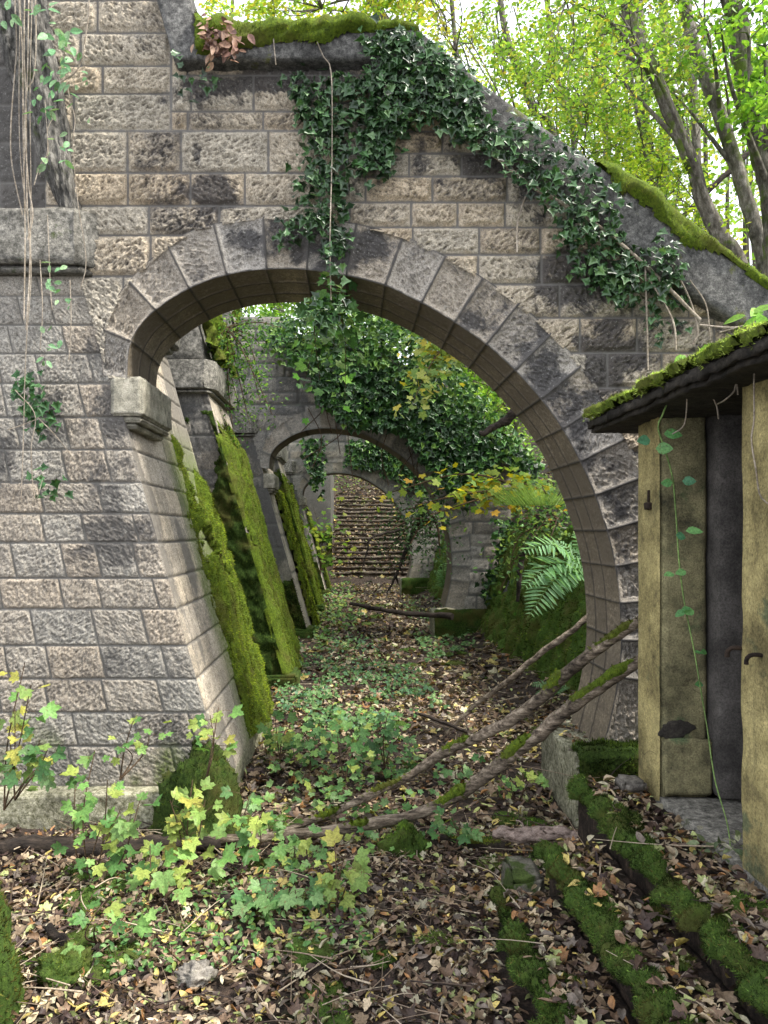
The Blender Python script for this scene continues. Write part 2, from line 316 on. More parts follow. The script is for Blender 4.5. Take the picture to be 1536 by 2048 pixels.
# ================================================================= masonry
def stone_patch(mb, P, U, V, res, lines=(), jl=.4, seed=0, bulge=.014, rough=.012, jw=.0055, jd=.012, sign=1, keep=None,
                stain=None, moss=None, joints=None, edge=(0, 0), pick_=1.0, margin=.02):
    nu, nv = max(3, int(U / res) + 1), max(3, int(V / res) + 1)
    u, v = np.meshgrid(np.linspace(0, U, nu), np.linspace(0, V, nv), indexing='ij')
    r = np.random.default_rng(seed + 100); E = np.array([0] + sorted(lines) + [V])
    ci = np.clip(np.searchsorted(E, v, side='right') - 1, 0, len(E) - 2)
    dl = v - E[ci]; dh = E[ci + 1] - v
    big = 1.0
    dvm = np.minimum(np.where((ci > 0) | (edge[1] > 0), dl, big), np.where((ci < len(E) - 2) | (edge[1] > 0), dh, big)); dv = np.minimum(dl, dh)
    du = np.full(u.shape, big); dum = du.copy(); bid = np.zeros(u.shape); off = r.uniform(.2, .8)
    for c in range(len(E) - 1):
        if joints is not None: J = list(joints)
        else:
            J = []; x = jl * (off if c % 2 else off * .35 + .15) * r.uniform(.8, 1.2)
            while x < U - jl * .25: J.append(x); x += jl * r.uniform(.72, 1.3)
        Ej = np.array([0] + J + [U]); m = ci == c; uu = u[m]
        k = np.clip(np.searchsorted(Ej, uu, side='right') - 1, 0, len(Ej) - 2); a, b = uu - Ej[k], Ej[k + 1] - uu
        du[m] = np.minimum(a, b)
        dum[m] = np.minimum(np.where((k > 0) | (edge[0] > 0), a, big), np.where((k < len(Ej) - 2) | (edge[0] > 0), b, big))
        bid[m] = k + c * 57
    n1 = fbm(u * 30, v * 30, seed, 3) - .5
    d = np.minimum(dum, dvm); wob = n1 * .006
    mor = 1 - ss(jw * .8, jw * 1.8, d + wob * 1.1)
    dd = np.minimum(du, dv); dd = -np.log(np.exp(-du / .015) + np.exp(-dv / .015)) * .015 + wob * 3.0 + .012 * (fbm(u * 11, v * 11, seed + 8, 2) - .5)
    body = ss(margin * .6, margin * 1.8, dd)
    bh = _h(bid.astype(np.int64), np.int64(seed), np.int64(3), 5)
    ang = np.where(_h(bid.astype(np.int64), np.int64(seed), np.int64(9), 6) > .4, .6, -.55) + (bh - .5) * .5
    ca, sa = np.cos(ang), np.sin(ang); uu, vv = u * ca + v * sa, -u * sa + v * ca
    pk = 1 - np.abs(fbm(uu * 16 + bid * 3.1, vv * 55, seed, 3) * 2 - 1) * 2
    pk = 1 - np.abs(fbm(uu * 28 + bid * 3.1, vv * 80, seed, 3) * 2 - 1) * 2
    rr = rough * pick_ * (pk - .45) + rough * 1.2 * (fbm(u * 42, v * 42, seed + 5, 4) - .5); hc = body * rr / max(rough, 1e-4) * min(.7, rough * 30)
    hgt = -jd * mor + body * (bulge * (.55 + .7 * bh) + rr) + .0035 * (fbm(u * 45, v * 45, seed, 2) - .5)
    fade = ss(0, .018, np.minimum(np.minimum(u, U - u), np.minimum(v, V - v))); hgt = hgt * fade
    Q = P(u, v); gu = np.gradient(Q, axis=0); gv = np.gradient(Q, axis=1); N = nrm(np.cross(gu, gv)) * sign
    Q2 = Q + N * hgt[..., None]
    b2 = ss(.62, .98, _h(bid.astype(np.int64), np.int64(seed), np.int64(21), 8)) * (.25 + .5 * fbm(u * 5, v * 5, seed, 3)) * (.35 if rough < .0155 else .42)
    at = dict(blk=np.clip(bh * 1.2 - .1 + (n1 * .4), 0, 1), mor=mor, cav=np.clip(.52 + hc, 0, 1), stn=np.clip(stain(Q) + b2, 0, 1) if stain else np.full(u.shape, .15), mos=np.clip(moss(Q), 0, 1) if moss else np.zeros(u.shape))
    kf = None
    if keep is not None:
        kk = keep(Q); kf = kk[:-1, :-1] | kk[1:, :-1] | kk[:-1, 1:] | kk[1:, 1:]
    Fc = gridF(nu, nv, kf, flip=sign < 0)
    if len(Fc) == 0: return mb
    V_, F_, A_ = compact(Q2.reshape(-1, 3), Fc, at); mb.add(V_, F_, **A_); return mb
def moss_patch(mb, P, U, V, res, mask, thick=.035, sign=1, seed=0, drip=(1, 1)):
    """a displaced moss sheet over P; returns surface samples for shoots"""
    nu, nv = max(3, int(U / res) + 1), max(3, int(V / res) + 1)
    u, v = np.meshgrid(np.linspace(0, U, nu), np.linspace(0, V, nv), indexing='ij')
    Q = P(u, v); N = nrm(np.cross(np.gradient(Q, axis=0), np.gradient(Q, axis=1))) * sign
    m = mask(Q, u, v); lump = fbm(u * 9 * drip[0], v * 9 * drip[1], seed, 4); f2 = fbm(u * 40 * drip[0], v * 40 * drip[1], seed + 2, 3)
    t = np.clip(m, 0, 1) * thick * (.05 + 1.9 * lump) + .012 * (f2 - .5) * (m > .1) - .01 * (m < .12)
    Q2 = Q + N * t[..., None]; k = m > .04; kf = k[:-1, :-1] & k[1:, :-1] & k[:-1, 1:] & k[1:, 1:]
    Fc = gridF(nu, nv, kf, flip=sign < 0)
    if len(Fc) == 0: return None
    V_, F_, _ = compact(Q2.reshape(-1, 3), Fc, {}); mb.add(V_, F_)
    w = np.where(m > .1); return Q2[w], nrm(N[w] + 0)
def shoots(mb, smp, n, L=.018, pal=((.20, .27, .02), (.12, .17, .015), (.07, .10, .012)), up=.3, wd=1.0, wts=None, sp=.55):
    if smp is None: return mb
    P, N = smp; i = rng.integers(0, len(P), n); p = P[i] + rndv(n, .004); d = nrm(N[i] + rndv(n, sp) + np.array([0, 0, up]))
    sid = nrm(np.cross(d, rndv(n))); c = pick(pal, n, wts); f = 5 / max(L * 40, 1); g = fbm(p[:, 0] * f * 2.2, p[:, 1] * f * 2.2, p[:, 2] * f * 1.6, 4, 17); c = c * (.28 + 1.3 * ss(.32, .66, g))[:, None]
    br = ss(.55, .66, fbm(p[:, 0] * f * .9, p[:, 1] * f * .9, p[:, 2] * f * .6, 4, 29))[:, None] * .65; c = c * (1 - br) + np.array([.11, .095, .03]) * br
    scatter(mb, BLADE, p - N[i] * .003, sid, d, L * rng.uniform(.5, 1.3, n), c, jit=.35, aspect=np.full(n, wd)); return mb
DARKP = ((.06, .10, .018), (.035, .06, .012), (.09, .14, .02), (.015, .025, .006)); LITP = ((.25, .32, .025), (.15, .21, .018), (.075, .11, .013), (.13, .11, .03)); STEPP = ((.10, .19, .03), (.06, .12, .02), (.15, .25, .04), (.025, .05, .01))

# buttress profile: right-hand (corridor side) face leans back
Zc = Z5(553); BAT = .279
def xc(z): return X5(168) + BAT * (Zc - z)
ZL = [Z5(y) for y in (592, 650, 707, 767, 835, 899, 965, 1027, 1085, 1156, 1218, 1291, 1358, 1425, 1492)][::-1]
def blob(px, py, L):
    r = 0
    for x, y, sx, sy, a in L: r = np.maximum(r, a * np.exp(-((px - x) / sx)**2 - ((py - y) / sy)**2))
    return r
def pxof(Q): return Q[..., 0] * F / Q[..., 1] + CX, CY - (Q[..., 2] - H) * F / Q[..., 1]
def st_pier(Q):
    px, py = pxof(Q); n = fbm(Q[..., 0] * 3, Q[..., 2] * 3, Q[..., 1], 4)
    b = blob(px, py, [(235, 830, 85, 80, .8), (235, 940, 110, 70, .8), (110, 840, 60, 70, .5), (190, 690, 70, 45, .6), (300, 1050, 60, 70, .8), (230, 1075, 90, 55, .75), (20, 900, 60, 70, .5), (140, 1120, 60, 40, .5), (60, 1040, 80, 40, .4), (200, 1300, 120, 40, .35), (20, 640, 30, 60, .5)])
    n2 = fbm(Q[..., 0] * 9, Q[..., 2] * 9, Q[..., 1] + 1, 4)
    return ss(.35, 1.1, b + (n - .5) * 1.0 + (n2 - .5) * .8) * .62 + .25 * ss(.5, .75, n) + .03
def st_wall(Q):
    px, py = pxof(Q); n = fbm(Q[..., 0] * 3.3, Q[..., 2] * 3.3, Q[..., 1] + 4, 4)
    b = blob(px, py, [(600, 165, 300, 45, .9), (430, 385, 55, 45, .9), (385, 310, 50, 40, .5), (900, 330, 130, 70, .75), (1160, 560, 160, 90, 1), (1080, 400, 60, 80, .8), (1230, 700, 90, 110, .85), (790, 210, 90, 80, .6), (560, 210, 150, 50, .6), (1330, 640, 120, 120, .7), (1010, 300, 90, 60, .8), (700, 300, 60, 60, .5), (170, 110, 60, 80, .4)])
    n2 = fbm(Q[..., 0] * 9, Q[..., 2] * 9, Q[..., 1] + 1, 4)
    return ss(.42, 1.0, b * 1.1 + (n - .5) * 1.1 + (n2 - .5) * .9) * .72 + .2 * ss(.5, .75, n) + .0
def st_ring(Q):
    px, py = pxof(Q); n = fbm(Q[..., 0] * 4, Q[..., 2] * 4, Q[..., 1] + 9, 4)
    b = blob(px, py, [(560, 480, 160, 60, .8), (690, 500, 90, 60, .9), (430, 520, 60, 50, .55), (780, 520, 40, 50, .3), (1000, 640, 80, 60, .6), (1090, 730, 80, 80, .9), (1170, 880, 70, 120, .8), (1240, 1050, 80, 180, .75)])
    n2 = fbm(Q[..., 0] * 9, Q[..., 2] * 9, Q[..., 1] + 1, 4)
    return ss(.35, 1.0, b * 1.1 + (n - .5) * 1.0 + (n2 - .5) * .8) * .75 + .2 * ss(.5, .75, n) + .0
INT = [(256,757),(257,720),(262,690),(275,662),(300,632),(350,595),(410,565),(475,547),(540,540),(610,541),(690,552),(768,572),(818,595),(868,621),(918,652),(978,695),(1033,746),(1078,796),(1118,850),(1153,912),(1180,970),(1202,1030),(1220,1092),(1233,1160),(1239,1230),(1240,1300),(1232,1370),(1220,1430),(1203,1500)]
INT = np.array([(X5(x), Z5(y)) for x, y in INT]); IC = resample(INT, 400)
AL = np.linalg.norm(np.diff(IC, axis=0), axis=1).sum()
IN_ = np.gradient(IC, axis=0); IN_ = nrm(np.stack([-IN_[:, 1], IN_[:, 0]], -1))      # outward normal (up / right)
for _ in range(3): IN_ = nrm(np.stack([np.convolve(np.pad(IN_[:, k], 12, 'edge'), np.ones(25) / 25, 'valid') for k in (0, 1)], -1))
if IN_[150, 1] < 0: IN_ = -IN_
TS = np.linspace(0, AL, 400)
def iv(u): return np.stack([np.interp(u, TS, IC[:, k]) for k in (0, 1)], -1), nrm(np.stack([np.interp(u, TS, IN_[:, k]) for k in (0, 1)], -1))
def thick(u): return np.interp(u, [0, .25, .55, .9, 4.0, AL], [.16, .20, .27, .345, .345, .36])
VJ = [0.24, .50, .76, 1.02, 1.28, 1.54, 1.80, 2.06, 2.32, 2.57, 2.82, 3.07, 3.32, 3.56, 3.8, 4.04, 4.28, 4.52, 4.76, 5.0, 5.24]
VJ = [j for j in VJ if j < AL - .1]
EXT = np.array([iv(u)[0] + iv(u)[1] * (thick(u) - .02) for u in np.linspace(0, AL, 120)])
RINGPOLY = np.vstack([EXT, IC[::-4]])
HOLE = np.vstack([EXT, [[X5(1203), -1], [-1.2, -1], [-1.36, Z5(757)]]])
COPLOW = [(312, -10), (356, 143), (738, 143), (955, 283), (1098, 383), (1300, 560), (1440, 645), (1560, 730)]
COPUP = [(376, -40), (404, 84), (832, 78), (958, 186), (1118, 300), (1290, 418), (1540, 598), (1640, 680)]
def top_of(px): return np.interp(px, [300, 330, 350, 366, 800, 958, 1118, 1290, 1560], [-60, -40, 60, 100, 105, 235, 345, 480, 690])

def arch_wall(Y, dz, res, name, label, near=False):
    yo = Y - 5.0
    root = thing(name, label, 'stone arch', (0, Y, 0), 'stone arches across the sunken passage')
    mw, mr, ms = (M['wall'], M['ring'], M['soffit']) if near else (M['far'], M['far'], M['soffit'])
    def sh(x, z, y=0.0): return np.stack([x, np.full_like(x, Y) + y, z + dz], -1)
    def back(Qf):                            # stains etc. are laid out for the near arch
        Q = Qf.copy(); Q[..., 1] -= yo; Q[..., 2] -= dz; return Q
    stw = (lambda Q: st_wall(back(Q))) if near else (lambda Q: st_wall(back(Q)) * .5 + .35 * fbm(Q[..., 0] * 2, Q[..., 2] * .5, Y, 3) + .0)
    strg = (lambda Q: st_ring(back(Q))) if near else (lambda Q: .3 * fbm(Q[..., 0] * 2, Q[..., 2] * 2, Y, 3))
    mb = MB()
    def keep(Q):
        Qb = back(Q); px, py = pxof(Qb); x, z = Qb[..., 0], Qb[..., 2]
        return ~((z < Z5(757)) & (x < 0)) & ~inpoly(x, z, HOLE) & (py > top_of(px)) & ~((z < Zc) & (x < xc(z) - .02)) & (z > -.1)
    def zone(x0, x1, y0, y1, lines, sd):
        xa, xb, zb, zt = X5(x0), X5(x1), Z5(y1), Z5(y0)
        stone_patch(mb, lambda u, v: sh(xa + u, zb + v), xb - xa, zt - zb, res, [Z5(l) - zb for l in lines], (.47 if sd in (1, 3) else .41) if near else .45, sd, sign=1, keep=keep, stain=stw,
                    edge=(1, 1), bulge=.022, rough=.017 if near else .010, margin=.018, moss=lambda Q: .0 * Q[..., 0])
    zone(90, 342, -130, 262, [-66, 0, 65, 131, 187], 1)
    zone(342, 640, 90, 262, [150, 222], 2)
    zone(90, 640, 262, 770, [345, 411, 470, 552], 3)
    zone(640, 1560, 60, 1560, [150, 205, 262, 306, 352, 404, 454, 509, 568, 635, 705, 775, 840, 905, 975, 1040, 1110, 1175, 1240, 1310, 1380, 1440], 4)
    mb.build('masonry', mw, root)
    # voussoirs, standing a little proud of the wall
    def Pr(u, v):
        c, n = iv(u); q = c + n * (v / .345 * thick(u))[..., None]; return sh(q[..., 0], q[..., 1], -.012)
    mb = MB(); stone_patch(mb, Pr, AL, .345, res, [], 1, 11, joints=VJ, sign=-1, stain=strg, bulge=.010, rough=.016 if near else .010, edge=(0, 1), margin=.022, jw=.0055, jd=.015)
    mb.build('voussoirs', mr, root)
    def Ps(u, v):
        c, n = iv(u); return np.stack([c[..., 0], Y - .012 + v, c[..., 1] + dz], -1)
    mb = MB(); stone_patch(mb, Ps, AL, .73, res * 1.3, [.26, .50], 1, 13, joints=VJ, sign=1, stain=lambda Q: .25 + .4 * fbm(Q[..., 0] * 5, Q[..., 2] * 5, 2, 3), bulge=.003, rough=.004, jw=.005, jd=.008, margin=.012)
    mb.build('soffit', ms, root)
    # back face and coping
    mb = MB(); g = .06 if near else .12
    xx = np.arange(X5(60), X5(1600), g); zz = np.arange(-.1, 6, g); a, b = np.meshgrid(xx, zz, indexing='ij'); Q = np.stack([a, np.full_like(a, Y + .72), b + dz], -1)
    def keepb(Q):
        Qb = back(Q); Qc = Qb.copy(); Qc[..., 1] = 5; px, py = pxof(Qc); return ~((Qb[..., 2] < Z5(757) + .06) & (Qb[..., 0] < 0)) & ~inpoly(Qb[..., 0], Qb[..., 2], np.vstack([IC, [[X5(1203), -1], [-1.2, -1], [-1.36, Z5(757)]]])) & (py > top_of(px) - 10)
    k = keepb(Q); kf = k[:-1, :-1] & k[1:, :-1] & k[:-1, 1:] & k[1:, 1:]
    V_, F_, A_ = compact(Q.reshape(-1, 3), gridF(*a.shape, kf, flip=True), dict(stn=np.full(a.size, .5), cav=np.full(a.size, .5))); mb.add(V_, F_, **A_); mb.build('back_face', M['far'], root)
    def lin(p, n):
        p = np.array(p, float); k = np.arange(len(p)); w_ = np.r_[0, np.cumsum(np.linalg.norm(np.diff(np.array(COPLOW, float), axis=0), axis=1))]; t_ = np.linspace(0, w_[-1], n)
        return np.stack([np.interp(t_, w_, p[:, q]) for q in (0, 1)], -1)
    lo = lin(COPLOW, 260 if near else 90); up = lin(COPUP, 260 if near else 90)
    for i, (A, B) in enumerate([(0, 1)]):
        mb = MB(); prof = [(0, -.10), (.04, -.13), (.5, -.135), (.93, -.13), (1.0, -.10), (1.0, .3), (1.0, .75), (.9, .82), (.5, .83), (.0, .83), (0, .4), (0, 0)]
        pf = []                      # subdivide the section
        for (s0, y0), (s1, y1) in zip(prof, prof[1:] + prof[:1]):
            n = max(1, int(max(abs(s1 - s0) * .3, abs(y1 - y0)) / (.03 if near else .1)));
            for q in range(n): pf.append((s0 + (s1 - s0) * q / n, y0 + (y1 - y0) * q / n))
        pf = np.array(pf); L = lo[:, None, :] * (1 - pf[None, :, :1]) + up[:, None, :] * pf[None, :, :1]
        Q = np.stack([X5(L[..., 0]), Y + pf[None, :, 1] + 0 * L[..., 0], Z5(L[..., 1]) + dz], -1)
        Q = Q + .007 * np.stack([fbm(Q[..., 0] * 6, Q[..., 1] * 6, Q[..., 2] * 6, 5, s) - .5 for s in (3, 33, 63)], -1)
        Fc = gridF(Q.shape[0], Q.shape[1] + 1); nv = Q.shape[1]
        i_, j_ = np.meshgrid(np.arange(Q.shape[0] - 1), np.arange(nv), indexing='ij'); j2 = (j_ + 1) % nv
        Fc = np.stack([i_*nv+j_, (i_+1)*nv+j_, (i_+1)*nv+j2, i_*nv+j2], -1).reshape(-1, 4)[:, ::-1]
        mb.add(Q.reshape(-1, 3), Fc); cop = mb.build('coping', M['cope'], root)
    # moss on the coping
    upw = np.stack([X5(up[:, 0]), Z5(up[:, 1]) + dz], -1); cl = np.r_[0, np.cumsum(np.linalg.norm(np.diff(upw, axis=0), axis=1))]
    cn = np.gradient(upw, axis=0); cn = nrm(np.stack([-cn[:, 1], cn[:, 0]], -1))
    low = np.stack([X5(lo[:, 0]), Z5(lo[:, 1]) + dz], -1)
    def Pc(u, v):       # v: down the front face (.0-.25), over the edge, then back along the top
        t = u
        e = np.stack([np.interp(t, cl, upw[:, k]) for k in (0, 1)], -1); l = np.stack([np.interp(t, cl, low[:, k]) for k in (0, 1)], -1)
        dn = nrm(l - e); vf = np.clip(.25 - v, 0, None); vb = np.clip(v - .25, 0, None)
        q = e + dn * vf[..., None]; return np.stack([q[..., 0], Y - .14 + vb, q[..., 1] + .0], -1)
    for w0, w1 in ((394, 840), (1175, 1565)):
        mb = MB()
        def mk(Q, u, v):
            px = np.asarray(Q[..., 0]) * F / 5 + CX; n = fbm(Q[..., 0] * 6, Q[..., 2] * 6, Q[..., 1] * 2, 4); down = .25 - v
            reach = np.interp(px, [395, 400, 470, 560, 640, 700, 820, 900, 1200, 1225, 1300, 1340, 1400, 1540], [0, .24, .2, .12, .17, .07, .03, .02, .03, .09, .06, .10, .04, .03])
            return ss(-.03, .05, reach + (n - .5) * .14 - down) * np.interp(px, [w0, w0 + 8, w1 - 50, w1], [0, 1, 1, 0]) * np.interp(px, [1300, 1380], [1, .45]) * (v < .95)
        s = moss_patch(mb, Pc, cl[-1] - .05, .98, .016 if near else .05, mk, .055, 1, 5)
        if s is None: continue
        mb.build('coping_moss', M['moss_lit'], root)
        if near: shoots(q := MB(), s, 9000, .018, LITP); q.build('moss_tufts', M['mossleaf'], cop, smooth=False)
    return root
def plinth(root, x0, x1, y0, y1, z0, z1, mat, moss_n=0, res=.02, mname='moss', front_from=None):
    mb = MB(); rough_box(mb, x0, x1, y0, y1, z0, z1, res, .012, 9, stn=None, skip='-z'); ob = mb.build('plinth', mat, root)
    return ob

A1 = arch_wall(5.0, 0.0, .006, 'stone_arch', 'nearest and largest pale stone arch with ivy hanging over its sloping coping', True)
A2 = arch_wall(13.5, .10, .03, 'stone_arch', 'second stone arch along the passage, its upper wall buried in thick ivy')
A3 = arch_wall(22.5, .0, .05, 'stone_arch', 'farthest and smallest stone arch, framing the leaf covered stairway')
# right-hand plinths with moss
def side_plinth(root, Y, sc, lit):
    mb = MB(); x0 = 1.42; res = .015 * sc
    rough_box(mb, x0, 2.6, Y - .14, Y + .80, -.25, .46, res, .014, 8, round_=.015, skip='-z'); mb.build('plinth', M['plinthm'], root)
    mb = MB()
    def P(u, v): return np.stack([x0 + u, np.full_like(u, Y - .16) + np.clip(v - .56, 0, None), np.clip(v - .10, None, .465)], -1)
    s = moss_patch(mb, P, 1.15, .72, .012 * sc, lambda Q, u, v: ss(.35, .5, fbm(Q[..., 0] * 7, Q[..., 2] * 7, 3, 4) + .3 * ss(-.02, .12, u) - .1), .05, 1, 9)
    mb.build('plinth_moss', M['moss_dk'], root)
    if sc == 1: shoots(MB_ := MB(), s, 16000, .028, DARKP, .2); MB_.build('moss_tufts', M['mossleaf'], root, smooth=False)
for a, Y, sc in ((A1, 5, 1), (A2, 13.5, 3), (A3, 22.5, 4)): side_plinth(a, Y, sc, 0)

# ----------------------------------------------------------------- buttresses on the left
def buttress(Y0, Y1, label, mode, res, x_left=-4.4, corbel=False, mossy=1.0):
    root = thing('buttress', label, 'buttress', (-1.6, (Y0 + Y1) / 2, 0), 'leaning buttresses along the left side')
    base = .22; zb = 0.0 if mode != 'near' else base; h = Zc - zb; near = mode == 'near'
    lines = [z - zb for z in ZL if z > zb + .1]
    def Pf(u, v):     # front, u measured so that u=U is the slanting corner
        z = zb + v; return np.stack([x_left + (xc(z) - x_left) * u / (xc(0) - x_left), np.full_like(u, Y0), z], -1)
    mf = M['pier'] if near else M['far']
    if near: mossf = lambda Q: ss(.62, .8, fbm(Q[..., 0]*3, Q[..., 2]*3, 1, 3)) * ss(.9, .2, Q[..., 2])
    else: mossf = lambda Q: .3 * ss(2.4, 1.0, Q[..., 2] + fbm(Q[..., 0] * 3, Q[..., 2] * 3, Y0, 3))
    stf = st_pier if near else (lambda Q: .25 + .6 * ss(.45, .7, fbm(Q[..., 0] * 3, Q[..., 2] * 1.2, Y0, 4)))
    mb = MB(); stone_patch(mb, Pf, xc(0) - x_left, h, res, lines, .36, int(Y0), sign=1, stain=stf, moss=mossf, bulge=.006, rough=.008 if near else .007, margin=.009, jw=.0045, jd=.009)
    mb.build('front_face', mf, root)
    def Pv(u, v): z = zb + v; return np.stack([xc(z) + 0 * u, Y0 + u, z], -1)
    mb = MB(); stone_patch(mb, Pv, Y1 - Y0, h, res * 1.4, lines, .42, int(Y0) + 31, sign=1, stain=lambda Q: .12 + .5 * ss(.55, .75, fbm(Q[..., 1] * 3, Q[..., 2] * 1.2, 7, 4)), bulge=.004, rough=.004, margin=.012,
                           moss=(lambda Q: ss(Y0 + .9, Y0 + 1.3, Q[..., 1] + .3 * fbm(Q[..., 1]*3, Q[..., 2]*1.5, 5, 3)) * ss(2.9, 2.3, Q[..., 2])) if near else None)
    mb.build('side_face', M['reveal'], root)
    mb = MB()         # back and top
    z = np.linspace(0, Zc, 20); Q = np.array([[(x_left, Y1, a), (xc(a), Y1, a)] for a in z]); mb.add(Q.reshape(-1, 3), gridF(20, 2)); mb.build('back_face', M['far'], root)
    # moss coat on the leaning side
    mb = MB()
    def msk(Q, u, v):
        n = fbm(Q[..., 1] * 7, Q[..., 2] * 2.2, Y0, 4); z = Q[..., 2]; y = Q[..., 1] - Y0
        if mode == 'near': # two tongues
            e1 = 1.13 + .10 * ss(.3, .6, n); e = y - e1 + (n - .5) * .75 + .25 * (fbm(Q[..., 1] * 16, Q[..., 2] * 9, 5, 3) - .5); top = np.interp(y, [1.1, 1.35, 1.55, 1.75, 1.95, 2.2], [2.5, 2.62, 2.15, 2.15, 2.5, 2.1])
            return ss(.30, .40, fbm(Q[..., 1] * 5, Q[..., 2] * 3.5, 41, 4) + .12 * ss(1.7, .8, z)) * ss(-.02, .30, e) * ss(0, .2, top - z + (n - .5) * .4)
        if mode == 'arch': return ss(0, .1, y - .95 + (n - .5) * .4) * ss(0, .15, 2.7 - z + (n - .5) * .5)
        return ss(.31, .40, fbm(Q[..., 1] * 5, Q[..., 2] * 4, Y0 + 18, 4) + .10 * ss(2.2, 1.0, z)) * (.35 + .65 * ss(.3, .6, fbm(Q[..., 1] * 4, Q[..., 2] * 3, Y0 + 8, 4))) * ss(0, .25, y + .38 - (n) * .3) * ss(0, .3, 3.25 - z + (n - .5) * .9)
    def Pwr(u, v):
        rr = .05; al = rr * 1.571; th = np.clip(u / al, 0, 1) * 1.571; z = zb + v
        return np.stack([xc(z) - rr + rr * np.sin(th), Y0 + rr - rr * np.cos(th) + np.clip(u - al, 0, None), z], -1)
    s = moss_patch(mb, Pv if mode != 'moss' else Pwr, Y1 - Y0, h, res * (1.5 if near else 1), msk, .075 * mossy, 1, int(Y0), drip=(1.9, .40))
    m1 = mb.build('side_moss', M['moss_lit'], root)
    nsh = {True: 42000, False: int(42000 * (9.3 / Y0)**1.5) if Y0 < 20 else 2500}[near]
    shoots(q := MB(), s, nsh, .02 if Y0 < 12 else .035, LITP, -.2, 1.0 if Y0 < 12 else 1.6, (4, 3, 2, 1)); q.build('moss_tufts', M['mossleaf'], m1, smooth=False)
    if mode != 'near':
        mb = MB(); 
        def mf_(Q, u, v):
            n = fbm(Q[..., 0] * 5, Q[..., 2] * 5, Y0 + 3, 4); d = xc(Q[..., 2]) - Q[..., 0]; z = Q[..., 2]
            if mode == 'arch': return ss(0, .08, 1.05 - z + (n - .5) * .3)
            return np.maximum(ss(0, .1, .20 + .35 * ss(2.9, 1.5, z) - d + (n - .5) * .8) * ss(3.4, 3.1, z), ss(0, .3, 2.0 - z - .5 * d + (n - .5) * 1.2))
        ns = int(60 * 1)
        s = moss_patch(mb, lambda u, v: Pf(u + (xc(0) - x_left) - 1.6, v), 1.6, h, res * 1.2, mf_, .06, 1, int(Y0) + 2)
        m2 = mb.build('front_moss', M['moss_dk'], root)  # dark species of moss, its colour also holding the shade of this front
        shoots(q := MB(), s, int(20000 * (9.3 / Y0)**1.5) if Y0 < 20 else 2000, .022 if Y0 < 12 else .04, DARKP, -.1, 1.0 if Y0 < 12 else 1.6); q.build('moss_tufts', M['mossleaf'], m2, smooth=False)
        mb = MB(); rough_box(mb, xc(0) - .5, xc(0) + .10, Y0 - .15, Y0 + .45, -.2, .17, .03, .03, 5, .04, skip='-z'); mb.build('footing', M['moss_dk'], root)
    # cornice
    mb = MB(); r2 = .02 if near else .06
    def wp(P): 
        P = P.copy(); e = P[..., 0] > -1.78; P[..., 0] = np.where(e, P[..., 0] - .13 * ss(Y0 + .02, Y0 - .14, P[..., 1]) * ss(-1.78, -1.62, P[..., 0]), P[..., 0]); return P
    rough_box(mb, x_left, -1.635, Y0 - .13, Y1 + .1, Zc + .045, Zc + .40, r2, .014, 9, warp=wp)
    rough_box(mb, x_left, -1.68, Y0 - .09, Y1 + .06, Zc - .0, Zc + .043, r2, .006, 9, warp=wp)
    mb.build('cornice', M['conc'], root)
    if corbel:
        mb = MB()
        rough_box(mb, X5(222), X5(286), Y0 - .025, Y0 + .80, Z5(833) , Z5(752), r2 * .7, .01, 9, cav=None, stn=None)
        rough_box(mb, X5(240), X5(284), Y0 + .0, Y0 + .77, Z5(845), Z5(833) - .002, r2 * .7, .004, 9)
        rough_box(mb, X5(246), X5(274), Y0 + .02, Y0 + .73, Z5(857), Z5(845) - .002, r2 * .7, .004, 9)
        mb.build('corbel', M['corbel'], root)
    return root
B1 = buttress(5.0, 7.2, 'nearest leaning buttress of pink grey blocks, bare in front with moss on its side', 'near', .006, corbel=True)
# plinth ledge in front of it
mb = MB(); rough_box(mb, -4.4, X5(452), 4.86, 7.1, -.25, .222, .016, .012, 7, skip='-z'); mb.build('plinth', M['plinthm'], B1)
buttress(9.27, 10.8, 'tall leaning buttress wholly coated in moss just behind the nearest arch', 'moss', .02)
buttress(13.5, 15.7, 'buttress with bare blocks above a mossy foot that carries the second arch', 'arch', .03, corbel=True)
buttress(17.8, 19.3, 'slim bright green mossy buttress between the second and third arches', 'moss', .04)
buttress(22.5, 24.6, 'small far buttress that carries the farthest arch', 'arch', .05, corbel=True)
# mound of moss at the foot of the near buttress corner
def mound(name, label, cat, c, r, mat, seed, n=0, pal=DARKP, L=.02, nseg=60, sq=1.0, group=None):
    th, ph = np.meshgrid(np.linspace(0, 2*np.pi, nseg), np.linspace(0, np.pi * .62, nseg // 2), indexing='ij')
    d = np.stack([np.cos(th) * np.sin(ph), np.sin(th) * np.sin(ph), np.cos(ph)], -1)
    q = fbm(np.cos(th)*np.sin(ph)*2.2 + seed, np.sin(th)*np.sin(ph)*2.2, np.cos(ph)*2.2, 5); q2 = fbm(d[..., 0]*8+seed, d[..., 1]*8, d[..., 2]*8, 3)
    P = np.array(c) + d * np.array(r) * (.30 + 1.15 * q + .35 * q2)[..., None]
    mb = MB(); mb.add(P.reshape(-1, 3), gridF(*th.shape, flip=True)); 
    if n:
        root = thing(name, label, cat, tuple(c), group); mb.build('mass', mat, root); q = MB(); shoots(q, (P.reshape(-1, 3), d.reshape(-1, 3)), n, L, pal); q.build('moss_tufts', M['mossleaf'], root, smooth=False); return root
    return tag(mb.build(name, mat, origin=c), label, cat, group)
mound('moss_mound', 'dark moss mound heaped against the foot of the nearest buttress corner', 'moss', (-.97, 4.78, -.08), (.30, .22, .54), M['moss_dk'], 3, 9000)
